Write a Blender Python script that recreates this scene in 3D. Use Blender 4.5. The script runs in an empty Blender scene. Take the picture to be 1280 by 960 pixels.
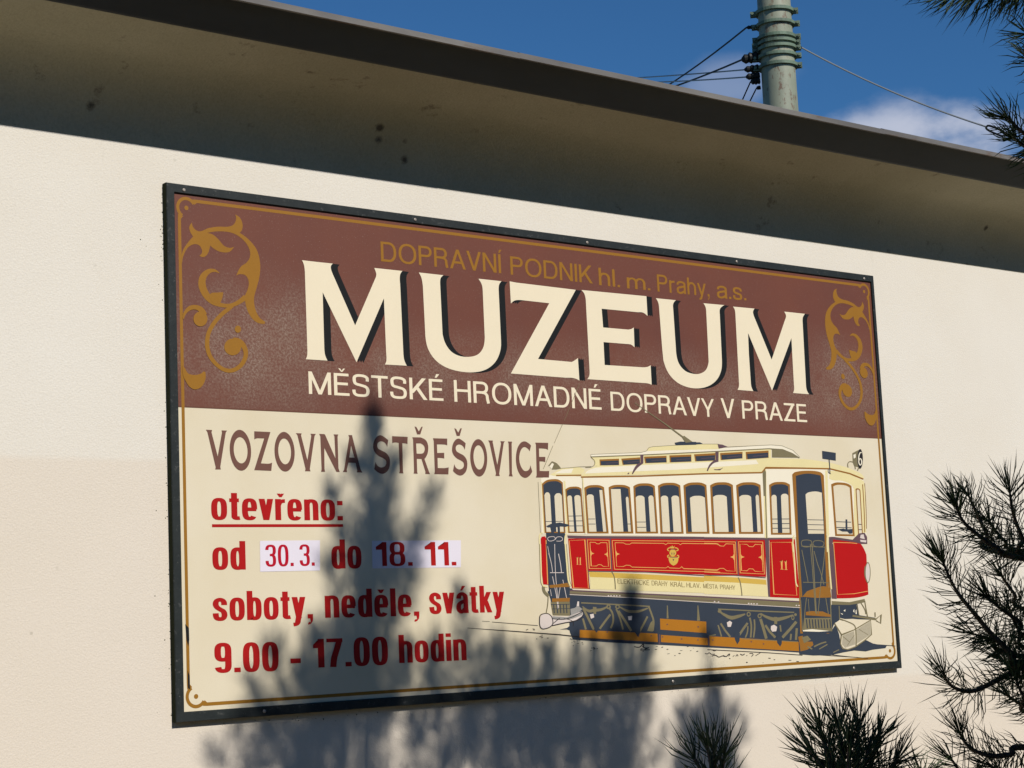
import bpy, bmesh, math, random
import numpy as np
from mathutils import Vector, Matrix
from mathutils.geometry import tessellate_polygon

random.seed(4)
rng = np.random.default_rng(11)
scene = bpy.context.scene
COL = scene.collection
RAD = math.radians

# ------------------------------------------------------------------ camera
CAM = np.array([-2.83593, -5.35155, 1.60504])
YAW, PITCH, ROLL, FPX = 0.674512, 0.135846, -0.044621, 2230.0
FWD = np.array([math.sin(YAW) * math.cos(PITCH), math.cos(YAW) * math.cos(PITCH), math.sin(PITCH)])
_r = np.array([math.cos(YAW), -math.sin(YAW), 0.0])
_u = np.cross(_r, FWD)
RGT = _r * math.cos(ROLL) + _u * math.sin(ROLL)
UPV = _u * math.cos(ROLL) - _r * math.sin(ROLL)
cd = bpy.data.cameras.new('camera')
cam = bpy.data.objects.new('camera', cd)
COL.objects.link(cam)
m3 = Matrix([RGT.tolist(), UPV.tolist(), (-FWD).tolist()]).transposed()
cam.matrix_world = Matrix.Translation(CAM.tolist()) @ m3.to_4x4()
cd.sensor_fit = 'HORIZONTAL'
cd.sensor_width = 36.0
cd.lens = FPX * 36.0 / 1280.0
cd.clip_start = 0.05
cd.clip_end = 3000.0
scene.camera = cam

# ------------------------------------------------------------------ sky, sun, exposure
SUN_EL, SUN_AZ = RAD(36.0), RAD(2.0)          # sun stands almost square to the wall (towards -y)
SUN_DIR = np.array([math.sin(SUN_AZ) * math.cos(SUN_EL), -math.cos(SUN_AZ) * math.cos(SUN_EL), math.sin(SUN_EL)])
world = bpy.data.worlds.new('World')
scene.world = world
world.use_nodes = True
wn, wl = world.node_tree.nodes, world.node_tree.links
bg = wn['Background']
SKY_STRENGTH = 0.08
bg.inputs['Strength'].default_value = SKY_STRENGTH
sky = wn.new('ShaderNodeTexSky')
sky.sky_type = 'NISHITA'
sky.sun_disc = False
sky.sun_elevation = SUN_EL
sky.sun_rotation = math.atan2(SUN_DIR[0], SUN_DIR[1])
sky.air_density = 1.0
sky.dust_density = 0.0
sky.altitude = 1500
sky.ozone_density = 3.0
tc = wn.new('ShaderNodeTexCoord')


def wnode(kind, **kw):
    n = wn.new(kind)
    for k, v in kw.items():
        setattr(n, k, v)
    return n


def cloud_mask(direction, inner, outer, seed, scale, lo, hi, squash=2.6):
    nrm = wnode('ShaderNodeVectorMath', operation='NORMALIZE')
    wl.new(tc.outputs['Generated'], nrm.inputs[0])
    sub = wnode('ShaderNodeVectorMath', operation='SUBTRACT')
    wl.new(nrm.outputs[0], sub.inputs[0])
    sub.inputs[1].default_value = direction
    mul = wnode('ShaderNodeVectorMath', operation='MULTIPLY')
    wl.new(sub.outputs[0], mul.inputs[0])
    mul.inputs[1].default_value = (1, 1, squash)
    ln = wnode('ShaderNodeVectorMath', operation='LENGTH')
    wl.new(mul.outputs[0], ln.inputs[0])
    mr = wnode('ShaderNodeMapRange', interpolation_type='SMOOTHSTEP')
    wl.new(ln.outputs['Value'], mr.inputs['Value'])
    mr.inputs['From Min'].default_value = outer
    mr.inputs['From Max'].default_value = inner
    mp = wnode('ShaderNodeMapping')
    wl.new(nrm.outputs[0], mp.inputs['Vector'])
    mp.inputs['Location'].default_value = (seed, seed * 1.7, 0)
    mp.inputs['Scale'].default_value = (1, 1, 1.8)
    ns = wnode('ShaderNodeTexNoise')
    wl.new(mp.outputs[0], ns.inputs['Vector'])
    ns.inputs['Scale'].default_value = scale
    ns.inputs['Detail'].default_value = 9
    ns.inputs['Roughness'].default_value = 0.55
    ad = wnode('ShaderNodeMath', operation='MULTIPLY_ADD')
    wl.new(mr.outputs[0], ad.inputs[0])
    ad.inputs[1].default_value = 0.42
    wl.new(ns.outputs['Fac'], ad.inputs[2])
    r2 = wnode('ShaderNodeMapRange', interpolation_type='SMOOTHSTEP')
    wl.new(ad.outputs[0], r2.inputs['Value'])
    r2.inputs['From Min'].default_value = lo
    r2.inputs['From Max'].default_value = hi
    fin = wnode('ShaderNodeMath', operation='MULTIPLY')
    wl.new(mr.outputs[0], fin.inputs[0])
    wl.new(r2.outputs[0], fin.inputs[1])
    return fin.outputs[0]


tint = wnode('ShaderNodeMix', data_type='RGBA', blend_type='MULTIPLY')
tint.inputs[0].default_value = 1.0
wl.new(sky.outputs[0], tint.inputs[6])
tint.inputs[7].default_value = (0.37, 0.735, 1.0, 1)
col = tint.outputs[2]
CLOUDS = [((0.7610, 0.594, 0.2500), 0.030, 0.115, 3.1, 15.0, 0.66, 0.98, 3.0, 0.95),
          ((0.690, 0.662, 0.290), 0.01, 0.07, 5.7, 12.0, 0.78, 1.15, 2.4, 0.35)]
for d, i, o, s, sc, lo, hi, sq, amt in CLOUDS:
    mk = cloud_mask(d, i, o, s, sc, lo, hi, sq)
    am = wnode('ShaderNodeMath', operation='MULTIPLY')
    wl.new(mk, am.inputs[0])
    am.inputs[1].default_value = amt
    mx = wnode('ShaderNodeMix', data_type='RGBA')
    wl.new(am.outputs[0], mx.inputs[0])
    wl.new(col, mx.inputs[6])
    cl = np.array([0.50, 0.54, 0.66]) / SKY_STRENGTH
    mx.inputs[7].default_value = (*cl.tolist(), 1)
    col = mx.outputs[2]
wl.new(col, bg.inputs['Color'])

sd = bpy.data.lights.new('sun', 'SUN')
sd.energy = 4.15
sd.angle = RAD(0.53)
sd.color = (1.0, 0.96, 0.90)
sun = bpy.data.objects.new('sun', sd)
COL.objects.link(sun)
sun.rotation_euler = Vector(SUN_DIR.tolist()).to_track_quat('Z', 'Y').to_euler()
sun.location = (0, -20, 20)

vs = scene.view_settings
vs.view_transform = 'Standard'
vs.look = 'None'
vs.exposure = 0.0
vs.gamma = 1.0
vs.use_curve_mapping = False
scene.cycles.max_bounces = 8

# ------------------------------------------------------------------ helpers
Z0 = 1.38            # height of the sign panel's lower edge
SW, SH = 3.6103, 1.75
WALL_Y = 0.022
EAVE = WALL_Y


def ray(x, y):
    d = FWD * FPX + RGT * (x - 640) - UPV * (y - 480)
    return d / np.linalg.norm(d)


def pt(x, y, t):
    """a place in the world seen at photo point x, y and t metres away"""
    return CAM + ray(x, y) * t


def on_plane(x, y, Y=0.0):
    d = ray(x, y)
    return CAM + d * ((Y - CAM[1]) / d[1])


def S(x, y):
    """photo point -> metres on the sign panel (its own 2D layout)"""
    q = on_plane(x, y)
    return (q[0], q[2] - Z0)


def lin(c):
    c = c / 255.0
    return c / 12.92 if c <= 0.04045 else ((c + 0.055) / 1.055) ** 2.4


def rgb(r, g, b):
    return (lin(r), lin(g), lin(b), 1.0)


def new_mat(name):
    m = bpy.data.materials.new(name)
    m.use_nodes = True
    return m, m.node_tree.nodes, m.node_tree.links, m.node_tree.nodes['Principled BSDF']


def nd(nodes, kind, **kw):
    n = nodes.new(kind)
    for k, v in kw.items():
        setattr(n, k, v)
    return n


def noise(nodes, links, scale, detail=4, rough=0.55, coord=None, stretch=None):
    t = nd(nodes, 'ShaderNodeTexCoord')
    src = t.outputs['Object']
    if stretch:
        mp = nd(nodes, 'ShaderNodeMapping')
        links.new(src, mp.inputs['Vector'])
        mp.inputs['Scale'].default_value = stretch
        src = mp.outputs[0]
    n = nd(nodes, 'ShaderNodeTexNoise')
    links.new(src, n.inputs['Vector'])
    n.inputs['Scale'].default_value = scale
    n.inputs['Detail'].default_value = detail
    n.inputs['Roughness'].default_value = rough
    return n.outputs['Fac']


def ramp(nodes, links, src, lo, hi, a=0.0, b=1.0):
    r = nd(nodes, 'ShaderNodeMapRange')
    links.new(src, r.inputs['Value'])
    for k, v in zip(('From Min', 'From Max', 'To Min', 'To Max'), (lo, hi, a, b)):
        r.inputs[k].default_value = v
    return r.outputs[0]


def mixc(nodes, links, fac, a, b, blend='MIX'):
    m = nd(nodes, 'ShaderNodeMix', data_type='RGBA', blend_type=blend)
    for sock, v in ((m.inputs[0], fac), (m.inputs[6], a), (m.inputs[7], b)):
        if hasattr(v, 'links') or isinstance(v, bpy.types.NodeSocket):
            links.new(v, sock)
        else:
            sock.default_value = v
    return m.outputs[2]


def mul(nodes, links, a, b):
    m = nd(nodes, 'ShaderNodeMath', operation='MULTIPLY')
    for s, v in ((m.inputs[0], a), (m.inputs[1], b)):
        if isinstance(v, bpy.types.NodeSocket):
            links.new(v, s)
        else:
            s.default_value = v
    return m.outputs[0]


def bump(nodes, links, bsdf, src, strength, dist):
    b = nd(nodes, 'ShaderNodeBump')
    links.new(src, b.inputs['Height'])
    b.inputs['Strength'].default_value = strength
    b.inputs['Distance'].default_value = dist
    links.new(b.outputs[0], bsdf.inputs['Normal'])


_paint = {}


def paint(name, c, rough=0.5, vary=0.10, dark=None):
    """sign painter's enamel with slight fading and fine grime"""
    if name in _paint:
        return _paint[name]
    m, n, l, b = new_mat(name)
    base = rgb(*c)
    lo = tuple(x * (1 - vary * 1.4) for x in base[:3]) + (1,)
    hi = tuple(min(1, x * (1 + vary * .5)) for x in base[:3]) + (1,)
    f1 = ramp(n, l, noise(n, l, 9, 5), 0.35, 0.65)
    f2 = ramp(n, l, noise(n, l, 240, 3, 0.7), 0.3, 0.7, 0.0, 0.55)
    c1 = mixc(n, l, f1, hi, base)
    c2 = mixc(n, l, f2, c1, lo)
    l.new(c2, b.inputs['Base Color'])
    b.inputs['Roughness'].default_value = rough
    b.inputs['Specular IOR Level'].default_value = 0.15 if sum(c) < 250 else 0.3
    _paint[name] = m
    return m


def tag(o, label=None, cat=None, group=None, kind=None):
    if label:
        o['label'] = label
    if cat:
        o['category'] = cat
    if group:
        o['group'] = group
    if kind:
        o['kind'] = kind
    return o


def empty(name, loc):
    o = bpy.data.objects.new(name, None)
    o.empty_display_size = 0.1
    o.location = loc
    COL.objects.link(o)
    return o


def mesh_obj(name, verts, faces, mat, parent=None, smooth=False):
    me = bpy.data.meshes.new(name)
    me.from_pydata([tuple(map(float, v)) for v in verts], [], faces)
    me.update()
    if smooth:
        for p in me.polygons:
            p.use_smooth = True
    o = bpy.data.objects.new(name, me)
    if mat:
        me.materials.append(mat)
    COL.objects.link(o)
    if parent:
        o.parent = parent
    return o


def tri_obj(name, verts, tris, mat, parent=None, smooth=False):
    """fast path for many triangles"""
    me = bpy.data.meshes.new(name)
    v = np.asarray(verts, np.float32)
    f = np.asarray(tris, np.int32)
    me.vertices.add(len(v))
    me.vertices.foreach_set('co', v.ravel())
    me.loops.add(len(f) * 3)
    me.loops.foreach_set('vertex_index', f.ravel())
    me.polygons.add(len(f))
    me.polygons.foreach_set('loop_start', np.arange(0, len(f) * 3, 3, dtype=np.int32))
    me.polygons.foreach_set('loop_total', np.full(len(f), 3, np.int32))
    if smooth:
        me.polygons.foreach_set('use_smooth', np.ones(len(f), bool))
    me.update(calc_edges=True)
    me.materials.append(mat)
    o = bpy.data.objects.new(name, me)
    COL.objects.link(o)
    if parent:
        o.parent = parent
    return o


class MB:
    """collects boxes, tubes, lathes into one mesh"""

    def __init__(self):
        self.v, self.f = [], []

    def add(self, v, f):
        k = len(self.v)
        self.v += [tuple(map(float, x)) for x in v]
        self.f += [tuple(i + k for i in q) for q in f]

    def box(self, x0, x1, y0, y1, z0, z1):
        self.add([(x, y, z) for x in (x0, x1) for y in (y0, y1) for z in (z0, z1)],
                 [(0, 1, 3, 2), (4, 6, 7, 5), (0, 4, 5, 1), (2, 3, 7, 6), (0, 2, 6, 4), (1, 5, 7, 3)])

    def tube(self, pts, radii, n=8, caps=True):
        pts = [np.asarray(p, float) for p in pts]
        if np.isscalar(radii):
            radii = [radii] * len(pts)
        rings = []
        prev = None
        for i, p in enumerate(pts):
            t = pts[min(i + 1, len(pts) - 1)] - pts[max(i - 1, 0)]
            t = t / (np.linalg.norm(t) + 1e-12)
            if prev is None:
                a = np.array([0, 0, 1.0]) if abs(t[2]) < .9 else np.array([1.0, 0, 0])
            else:
                a = prev
            s = np.cross(t, a)
            s /= np.linalg.norm(s) + 1e-12
            a = np.cross(s, t)
            prev = a
            rings.append([p + radii[i] * (s * math.cos(k * 2 * math.pi / n) + a * math.sin(k * 2 * math.pi / n)) for k in range(n)])
        v = [q for r in rings for q in r]
        f = []
        for i in range(len(pts) - 1):
            for k in range(n):
                f.append((i * n + k, i * n + (k + 1) % n, (i + 1) * n + (k + 1) % n, (i + 1) * n + k))
        if caps:
            f.append(tuple(range(n))[::-1])
            f.append(tuple((len(pts) - 1) * n + k for k in range(n)))
        self.add(v, f)

    def build(self, name, mat, parent=None, smooth=False):
        return mesh_obj(name, self.v, self.f, mat, parent, smooth)


def smooth_path(pts, closed=True, seg=7):
    """points (x, y) are corners, (x, y, 1) are smooth; Hermite curve through them"""
    n = len(pts)
    P = [np.array(p[:2], float) for p in pts]
    sm = [len(p) > 2 and p[2] == 1 for p in pts]
    out = []
    rngn = n if closed else n - 1
    for i in range(rngn):
        j = (i + 1) % n
        a, b = P[i], P[j]
        if not (sm[i] or sm[j]):
            out.append(a)
            continue

        def tang(k, other):
            if sm[k] and (closed or 0 < k < n - 1):
                d = P[(k + 1) % n] - P[(k - 1) % n]
                L = np.linalg.norm(d) + 1e-9
                return d / L * np.linalg.norm(other - P[k])
            return None
        ta, tb = tang(i, b), tang(j, a)
        if ta is None:
            ta = 1.5 * (b - a) - .5 * tb if tb is not None else (b - a)
        if tb is None:
            tb = 1.5 * (b - a) - .5 * ta
        for s in range(seg):
            t = s / seg
            h = (2 * t**3 - 3 * t**2 + 1, t**3 - 2 * t**2 + t, -2 * t**3 + 3 * t**2, t**3 - t**2)
            out.append(h[0] * a + h[1] * ta + h[2] * b + h[3] * tb)
    if not closed:
        out.append(P[-1])
    return [tuple(p) for p in out]


class Zoom:
    """coordinates read off an enlarged crop: origin and scale back to photo points"""

    def __init__(self, x0, y0, s):
        self.x0, self.y0, self.s = x0, y0, s

    def p(self, q):
        return (self.x0 + q[0] / self.s, self.y0 + q[1] / self.s)

    def P(self, pts, *holes):
        return ('poly', [[S(*self.p(q)) for q in smooth_path(L)] for L in (pts,) + holes])

    def E(self, cx, cy, rx, ry, skew=0.0, hole=None, n=40):
        def el(cx, cy, rx, ry, skew=skew):
            return [S(*self.p((cx + rx * math.cos(a) + skew * ry * math.sin(a), cy + ry * math.sin(a))))
                    for a in (2 * math.pi * k / n for k in range(n))]
        loops = [el(cx, cy, rx, ry)]
        if hole:
            loops.append(el(*hole))
        return ('poly', loops)

    def R(self, pts, w, closed=False, sm=True):
        """brush stroke: pts (x, y) or (x, y, w)"""
        ws = [p[2] if len(p) > 2 else w for p in pts]
        if sm and len(pts) > 2:
            pp = smooth_path([(p[0], p[1], 1) for p in pts], closed, 8)
            k = len(pp) / (len(pts) if closed else (len(pts) - 1))
            wi = np.interp(np.arange(len(pp)) / k, np.arange(len(ws) + (1 if closed else 0)), ws + ([ws[0]] if closed else []))
        else:
            pp, wi = [p[:2] for p in pts], ws
        pp = [np.array(p, float) for p in pp]
        n = len(pp)
        L, Rr = [], []
        for i in range(n):
            if closed:
                a, b = pp[i - 1], pp[(i + 1) % n]
            else:
                a, b = pp[max(i - 1, 0)], pp[min(i + 1, n - 1)]
            d1 = pp[i] - a
            d2 = b - pp[i]
            t = b - a
            t = t / (np.linalg.norm(t) + 1e-9)
            nn = np.array([-t[1], t[0]])
            mit = 1.0
            if np.linalg.norm(d1) > 1e-6 and np.linalg.norm(d2) > 1e-6:
                e = d1 / np.linalg.norm(d1)
                mit = 1 / max(.5, abs(nn @ np.array([-e[1], e[0]])))
            L.append(S(*self.p(pp[i] + nn * wi[i] / 2 * mit)))
            Rr.append(S(*self.p(pp[i] - nn * wi[i] / 2 * mit)))
        q = []
        for i in range(n if closed else n - 1):
            j = (i + 1) % n
            q.append([L[i], L[j], Rr[j], Rr[i]])
        return ('strip', q)


LSTEP = 0.00016
_coat = [0]


def art(name, items, mat, layer, parent, shift=(0, 0)):
    """flat paint on the panel, one thin coat above the one below"""
    V, F = [], []
    _coat[0] += 1
    y0 = -LSTEP * layer - (_coat[0] % 60) * 1.0e-6

    def face(a, b, c):
        A, B, C = V[a], V[b], V[c]
        s = (B[0] - A[0]) * (C[2] - A[2]) - (B[2] - A[2]) * (C[0] - A[0])
        if abs(s) < 1e-12:
            return
        F.append((a, b, c) if s > 0 else (a, c, b))
    for j_, it in enumerate(items):
        y = y0 - (j_ % 31) * 2.2e-6
        if it[0] == 'poly':
            loops = it[1]
            k = len(V)
            for L in loops:
                V.extend((p[0] + shift[0], y, p[1] + shift[1]) for p in L)
            for t in tessellate_polygon([[Vector((p[0], p[1], 0)) for p in L] for L in loops]):
                face(*(i + k for i in t))
        else:
            for q in it[1]:
                k = len(V)
                V.extend((p[0] + shift[0], y, p[1] + shift[1]) for p in q)
                face(k, k + 1, k + 2)
                face(k, k + 2, k + 3)
    return mesh_obj(name, V, F, mat, parent)


# ---- lettering drawn with a broad pen: skeleton strokes, pen width wx across and wy up
class Pen:
    def __init__(self, wx, wy, X, n, bold):
        self.a, self.b, self.X, self.n, self.bold = wx / 2, wy / 2, X, n, bold

    # all return convex-ish quads in letter units (cap height 1)
    def path(self, pts, closed=False):
        P_ = [np.array(p, float) for p in pts]
        n = len(P_)
        Lf, Rt = [], []
        for i in range(n):
            if closed:
                t1, t2 = P_[i] - P_[i - 1], P_[(i + 1) % n] - P_[i]
            else:
                t1 = P_[i] - P_[i - 1] if i else P_[1] - P_[0]
                t2 = P_[i + 1] - P_[i] if i < n - 1 else P_[-1] - P_[-2]
            t = t1 / (np.linalg.norm(t1) + 1e-9) + t2 / (np.linalg.norm(t2) + 1e-9)
            t /= np.linalg.norm(t) + 1e-9
            o = np.array((-t[1] * self.a, t[0] * self.b))
            Lf.append(P_[i] + o)
            Rt.append(P_[i] - o)
        return [[Lf[i], Lf[(i + 1) % n], Rt[(i + 1) % n], Rt[i]] for i in range(n if closed else n - 1)]

    def V(self, x, y0, y1):
        return [[(x - self.a, y0), (x + self.a, y0), (x + self.a, y1), (x - self.a, y1)]]

    def H(self, y, x0, x1):
        return [[(x0, y - self.b), (x1, y - self.b), (x1, y + self.b), (x0, y + self.b)]]

    def D(self, x0, y0, x1, y1, k=1.06):
        h = self.a * k
        return [[(x0 - h, y0), (x0 + h, y0), (x1 + h, y1), (x1 - h, y1)]]

    def arc(self, x0, x1, y0, y1, t0, t1, N=30):
        """part of the rounded box x0..x1, y0..y1, degrees anticlockwise from the right"""
        cx, cy, rx, ry = (x0 + x1) / 2, (y0 + y1) / 2, (x1 - x0) / 2 - self.a, (y1 - y0) / 2 - self.b
        out = []
        for i in range(N + 1):
            t = math.radians(t0 + (t1 - t0) * i / N)
            c, s = math.cos(t), math.sin(t)
            e = 2 / self.n
            out.append((cx + rx * math.copysign(abs(c) ** e, c), cy + ry * math.copysign(abs(s) ** e, s)))
        return out

    def ring(self, x0, x1, y0, y1):
        return self.path(self.arc(x0, x1, y0, y1, 0, 360, 44)[:-1], True)

    def curve(self, pts):
        return self.path(smooth_path([(p[0], p[1], 1) for p in pts], False, 8))

    def arch(self, x0, x1):
        """shoulder of n, h, m: springs from the left stem, falls down the right"""
        X = self.X
        top = self.arc(x0, x1, X - 2 * (.30 if self.bold else .34), X + .012, 158, 0, 20)
        return self.path(top + [(x1 - self.a, 0)])

    def glyph(self, c):
        a, b, X, B = self.a, self.b, self.X, self.bold
        o = .012
        s = .14 if not B else .055          # space left of a letter
        q = []
        if c in 'ěřáéíšĚŘÁÉÍŠ':
            base = {'ě': 'e', 'ř': 'r', 'á': 'a', 'é': 'e', 'í': 'i', 'š': 's', 'Ě': 'E', 'Ř': 'R', 'Á': 'A', 'É': 'E', 'Í': 'I', 'Š': 'S'}[c]
            q, w = self.glyph(base)
            h = (X if c.islower() else 1) + .07
            k = .62 if B else .85
            m = w / 2 + (.02 if base in 'Er' else 0)
            if c in 'ěřšĚŘŠ':
                r_, hh = (.125, .13) if B else (.15, .15)
                t = .075 if B else .055
                q = q + [[(m - r_, h + hh), (m - r_ + t * 1.5, h + hh), (m + t * .55, h), (m - t * .55, h)], [(m + r_ - t * 1.5, h + hh), (m + r_, h + hh), (m + t * .55, h), (m - t * .55, h)]]
            else:
                q = q + [[(m - .06, h), (m + .02, h), (m + .16, h + .17), (m + .01, h + .17)]]
            return q, w
        if c == 'A':
            w = .92; q = self.D(a * 1.1, 0, w / 2, 1) + self.D(w - a * 1.1, 0, w / 2, 1) + self.H(.33, .2, w - .2)
        elif c == 'C':
            w = .90; q = self.path(self.arc(0, w, -o, 1 + o, 45, 315, 34))
        elif c == 'L':
            w = .62; q = self.V(a, 0, 1) + self.H(b, 0, w)
        elif c == 'D':
            w = .84; arc = self.arc(.0, w, 0, 1, 90, -90, 30); arc = [(max(x, .36), y) for x, y in arc]
            q = self.V(a, 0, 1) + self.path([(a, 1 - b)] + arc + [(a, b)])
        elif c == 'E':
            w = .68; q = self.V(a, 0, 1) + self.H(1 - b, 0, w - .02) + self.H(.53, 0, w - .06) + self.H(b, 0, w)
        elif c == 'H':
            w = .82; q = self.V(a, 0, 1) + self.V(w - a, 0, 1) + self.H(.53, a, w - a)
        elif c == 'I':
            w = 2 * a; q = self.V(a, 0, 1)
        elif c == 'K':
            w = .80; q = self.V(a, 0, 1) + self.D(a * 1.3, .30, w - .10, 1, 1.35) + self.D(.33, .60, w - .05, 0, 1.25)
        elif c == 'M':
            w = .98; q = self.V(a, 0, 1) + self.V(w - a, 0, 1) + self.D(a, 1, w / 2, 0, 1.02) + self.D(w - a, 1, w / 2, 0, 1.02)
        elif c == 'N':
            w = .80; q = self.V(a, 0, 1) + self.V(w - a, 0, 1) + self.D(a * 1.1, 1, w - a * 1.1, 0, 1.1)
        elif c == 'O':
            w = .98; q = self.ring(0, w, -o, 1 + o)
        elif c in 'PR':
            w = .74 if c == 'P' else .80
            y0 = .44
            arc = self.arc(.10, .74, y0, 1, 90, -90, 26); arc = [(max(x, .40), y) for x, y in arc]
            q = self.V(a, 0, 1) + self.path([(a, 1 - b)] + arc + [(a, y0 + b)])
            if c == 'R':
                q += self.path(smooth_path([(.42, .49), (.56, .47, 1), (.665, .38, 1), (.69, .20, 1), (.735, 0)], False, 8))
        elif c == 'S':
            w = .78; q = self.curve([(w - a - .02, .70), (w - .12, .88), (w / 2, 1 - b + o), (.14, .90), (a + .03, .72), (.16, .58), (w / 2, .515), (w - .14, .43), (w - a, .27), (w - .14, .09), (w / 2, b - o), (.13, .10), (a, .30)])
        elif c == 'T':
            w = .76; q = self.H(1 - b, 0, w) + self.V(w / 2, 0, 1)
        elif c == 'V':
            w = .86; q = self.D(a * 1.1, 1, w / 2, 0) + self.D(w - a * 1.1, 1, w / 2, 0)
        elif c == 'Y':
            w = .86; q = self.D(a * 1.1, 1, w / 2, .38) + self.D(w - a * 1.1, 1, w / 2, .38) + self.V(w / 2, 0, .42)
        elif c == 'Z':
            w = .76; q = self.H(1 - b, .03, w - .01) + self.H(b, 0, w) + self.D(.10, b, w - .11, 1 - b, 1.25)
        elif c == 'o':
            w = .51 if B else .70; q = self.ring(0, w, -o, X + o)
        elif c in 'db':
            w = .50 if B else .68
            xs_ = (w - a) if c == 'd' else a
            q = self.V(xs_, 0, 1) + self.ring(0, w - (.02 if B else 0), -o, X + o) if c == 'd' else self.V(xs_, 0, 1) + self.ring(.02 if B else 0, w, -o, X + o)
        elif c == 'e':
            w = .50 if B else .68
            q = self.path(self.arc(0, w, -o, X + o, 0, 318, 44)) + self.H(X * .5, a, w - a * .3)
            q[0][0] = q[0][0]
        elif c in 'nh':
            w = .49 if B else .64
            q = self.V(a, 0, X if c == 'n' else 1) + self.arch(0, w)
        elif c == 'm':
            w = 1.08; q = self.V(a, 0, X) + self.arch(0, w / 2 + a) + self.arch(w / 2 - a, w)
        elif c == 'r':
            w = .335 if B else .40
            q = self.V(a, 0, X) + self.path(smooth_path([(a, X - .24), (a + .07, X - .11, 1), (w - .08, X - b - .01, 1), (w, X - b - .004)], False, 8))
        elif c == 'l':
            w = 2 * a; q = self.V(a, 0, 1)
        elif c == 'i':
            w = 2 * a; q = self.V(a, 0, X) + ([] if False else [[(0, .87), (2 * a, .87), (2 * a, 1), (0, 1)]])
        elif c == 't':
            w = .335 if B else .36
            xs_ = .16 if B else .16
            q = self.V(xs_, .10, .96) + self.H(X - b, 0, w - .02) + self.path(smooth_path([(xs_, .16), (xs_ + .015, .08, 1), (xs_ + .08, b - .004, 1), (w, b + .004)], False, 8))
        elif c == 'v':
            w = .49 if B else .66; q = self.D(a * 1.05, X, w / 2, 0, 1.02) + self.D(w - a * 1.05, X, w / 2, 0, 1.02)
        elif c == 'y':
            w = .49 if B else .66
            q = self.D(a * 1.05, X, w / 2, .02, 1.02) + self.D(w - a * 1.05, X, w / 2 - .045, -.10, 1.02)
            q += self.path(smooth_path([(w / 2 - .035, -.06), (w / 2 - .075, -.165, 1), (w / 2 - .20, -.20)], False, 8))
        elif c == 'k':
            w = .50; q = self.V(a, 0, 1) + self.D(a * 1.6, .30, w - a * 1.15, X, 1.0) + self.D(.24, .44, w - a * .95, 0, 1.05)
        elif c == 's':
            w = .48 if B else .60
            q = self.curve([(w - a - .005, X * .69), (w - a - .03, X * .86), (w / 2, X - b + o), (a + .03, X * .87), (a, X * .72), (a + .05, X * .59), (w / 2, X * .50), (w - a - .04, X * .41), (w - a, X * .26), (w - a - .04, X * .11), (w / 2, b - o), (a + .03, X * .12), (a - .005, X * .33)])
        elif c == 'a':
            w = .49 if B else .66
            q = self.V(w - a, 0.03, X - .2) + self.path(smooth_path([(a + .01, X * .70), (a + .04, X - b - .05, 1), (w / 2, X - b + o, 1), (w - a - .03, X - b - .05, 1), (w - a, X - .22)], False, 8))
            q += self.path(smooth_path([(w - a, X * .60), (w / 2, X * .535, 1), (a + .03, X * .43, 1), (a, X * .26, 1), (a + .04, b + .025, 1), (w / 2 - .02, b - o, 1), (w - a, X * .25)], False, 8))
            q += self.V(w - a + .012, 0, .12)
        elif c == '.':
            w = 2 * a; k = .155 if B else .13; q = [[(0, 0), (w, 0), (w, k), (0, k)]]
        elif c == ':':
            w = 2 * a; q = [[(0, 0), (w, 0), (w, .165), (0, .165)], [(0, X - .2), (w, X - .2), (w, X - .035), (0, X - .035)]]
        elif c == ',':
            w = 2 * a; k = .155 if B else .13
            q = [[(0, 0), (w, 0), (w, k), (0, k)], [(w * .45, 0), (w, 0), (w * .92, -.10), (w * .55, -.13)], [(w * .55, -.13), (w * .92, -.10), (w * .55, -.19), (.01, -.22)], [(.01, -.22), (.01, -.155), (w * .4, -.11), (w * .6, -.16)]]
        elif c == '-':
            w = .33; q = [[(0, .30), (w, .30), (w, .46), (0, .46)]]
        elif c == '0':
            w = .51; q = self.ring(0, w, -o, 1 + o)
        elif c == '1':
            w = .34; q = self.V(w - a, 0, 1) + [[(0, .68), (w - a, .68), (w - a, .82), (0, .80)], [(0, .80), (w - a, .76), (w - a * 1.6, 1), (w - 2 * a, .92)]]
        elif c == '3':
            w = .50
            q = self.path(self.arc(0, w, .48, 1 + o, 178, -74, 34) + [(w * .42, .53)]) + self.path([(w * .42, .53)] + self.arc(0, w, -o, .58, 74, -178, 34))
        elif c == '7':
            w = .50; q = self.H(1 - b, 0, w) + self.path(smooth_path([(w - a, 1 - b), (w * .66, .66, 1), (w * .46, .32, 1), (w * .38, 0)], False, 8))
        elif c == '8':
            w = .51; q = self.ring(.015, w - .015, .47, 1 + o) + self.ring(0, w, -o, .59)
        elif c == '9':
            w = .51
            q = self.ring(0, w, .37, 1 + o) + self.path([(w - a, .70), (w - a, .32)] + self.arc(0, w, -o, .62, 0, -160, 24))
        else:
            w = .2
        return q, w

    def text(self, body, gap):
        out, x = [], 0
        for c in body:
            q, w = self.glyph(c)
            k = gap
            if c in 'AVYvyT':
                k *= .72 if not self.bold else .8
            if out and c in 'AVYvyT':
                x -= gap * .3
            out.append([[(p[0] + x, p[1]) for p in f] for f in q])
            x += w + k
        return out


GROT = Pen(.145, .118, .73, 2.25, False)        # light grotesque of the header
COND = Pen(.194, .130, .765, 3.0, True)         # bold condensed of the opening hours
COND3 = Pen(.150, .105, .765, 2.8, True)
COND2 = Pen(.150, .105, .765, 2.8, True)        # lighter one on the stickers


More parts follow.
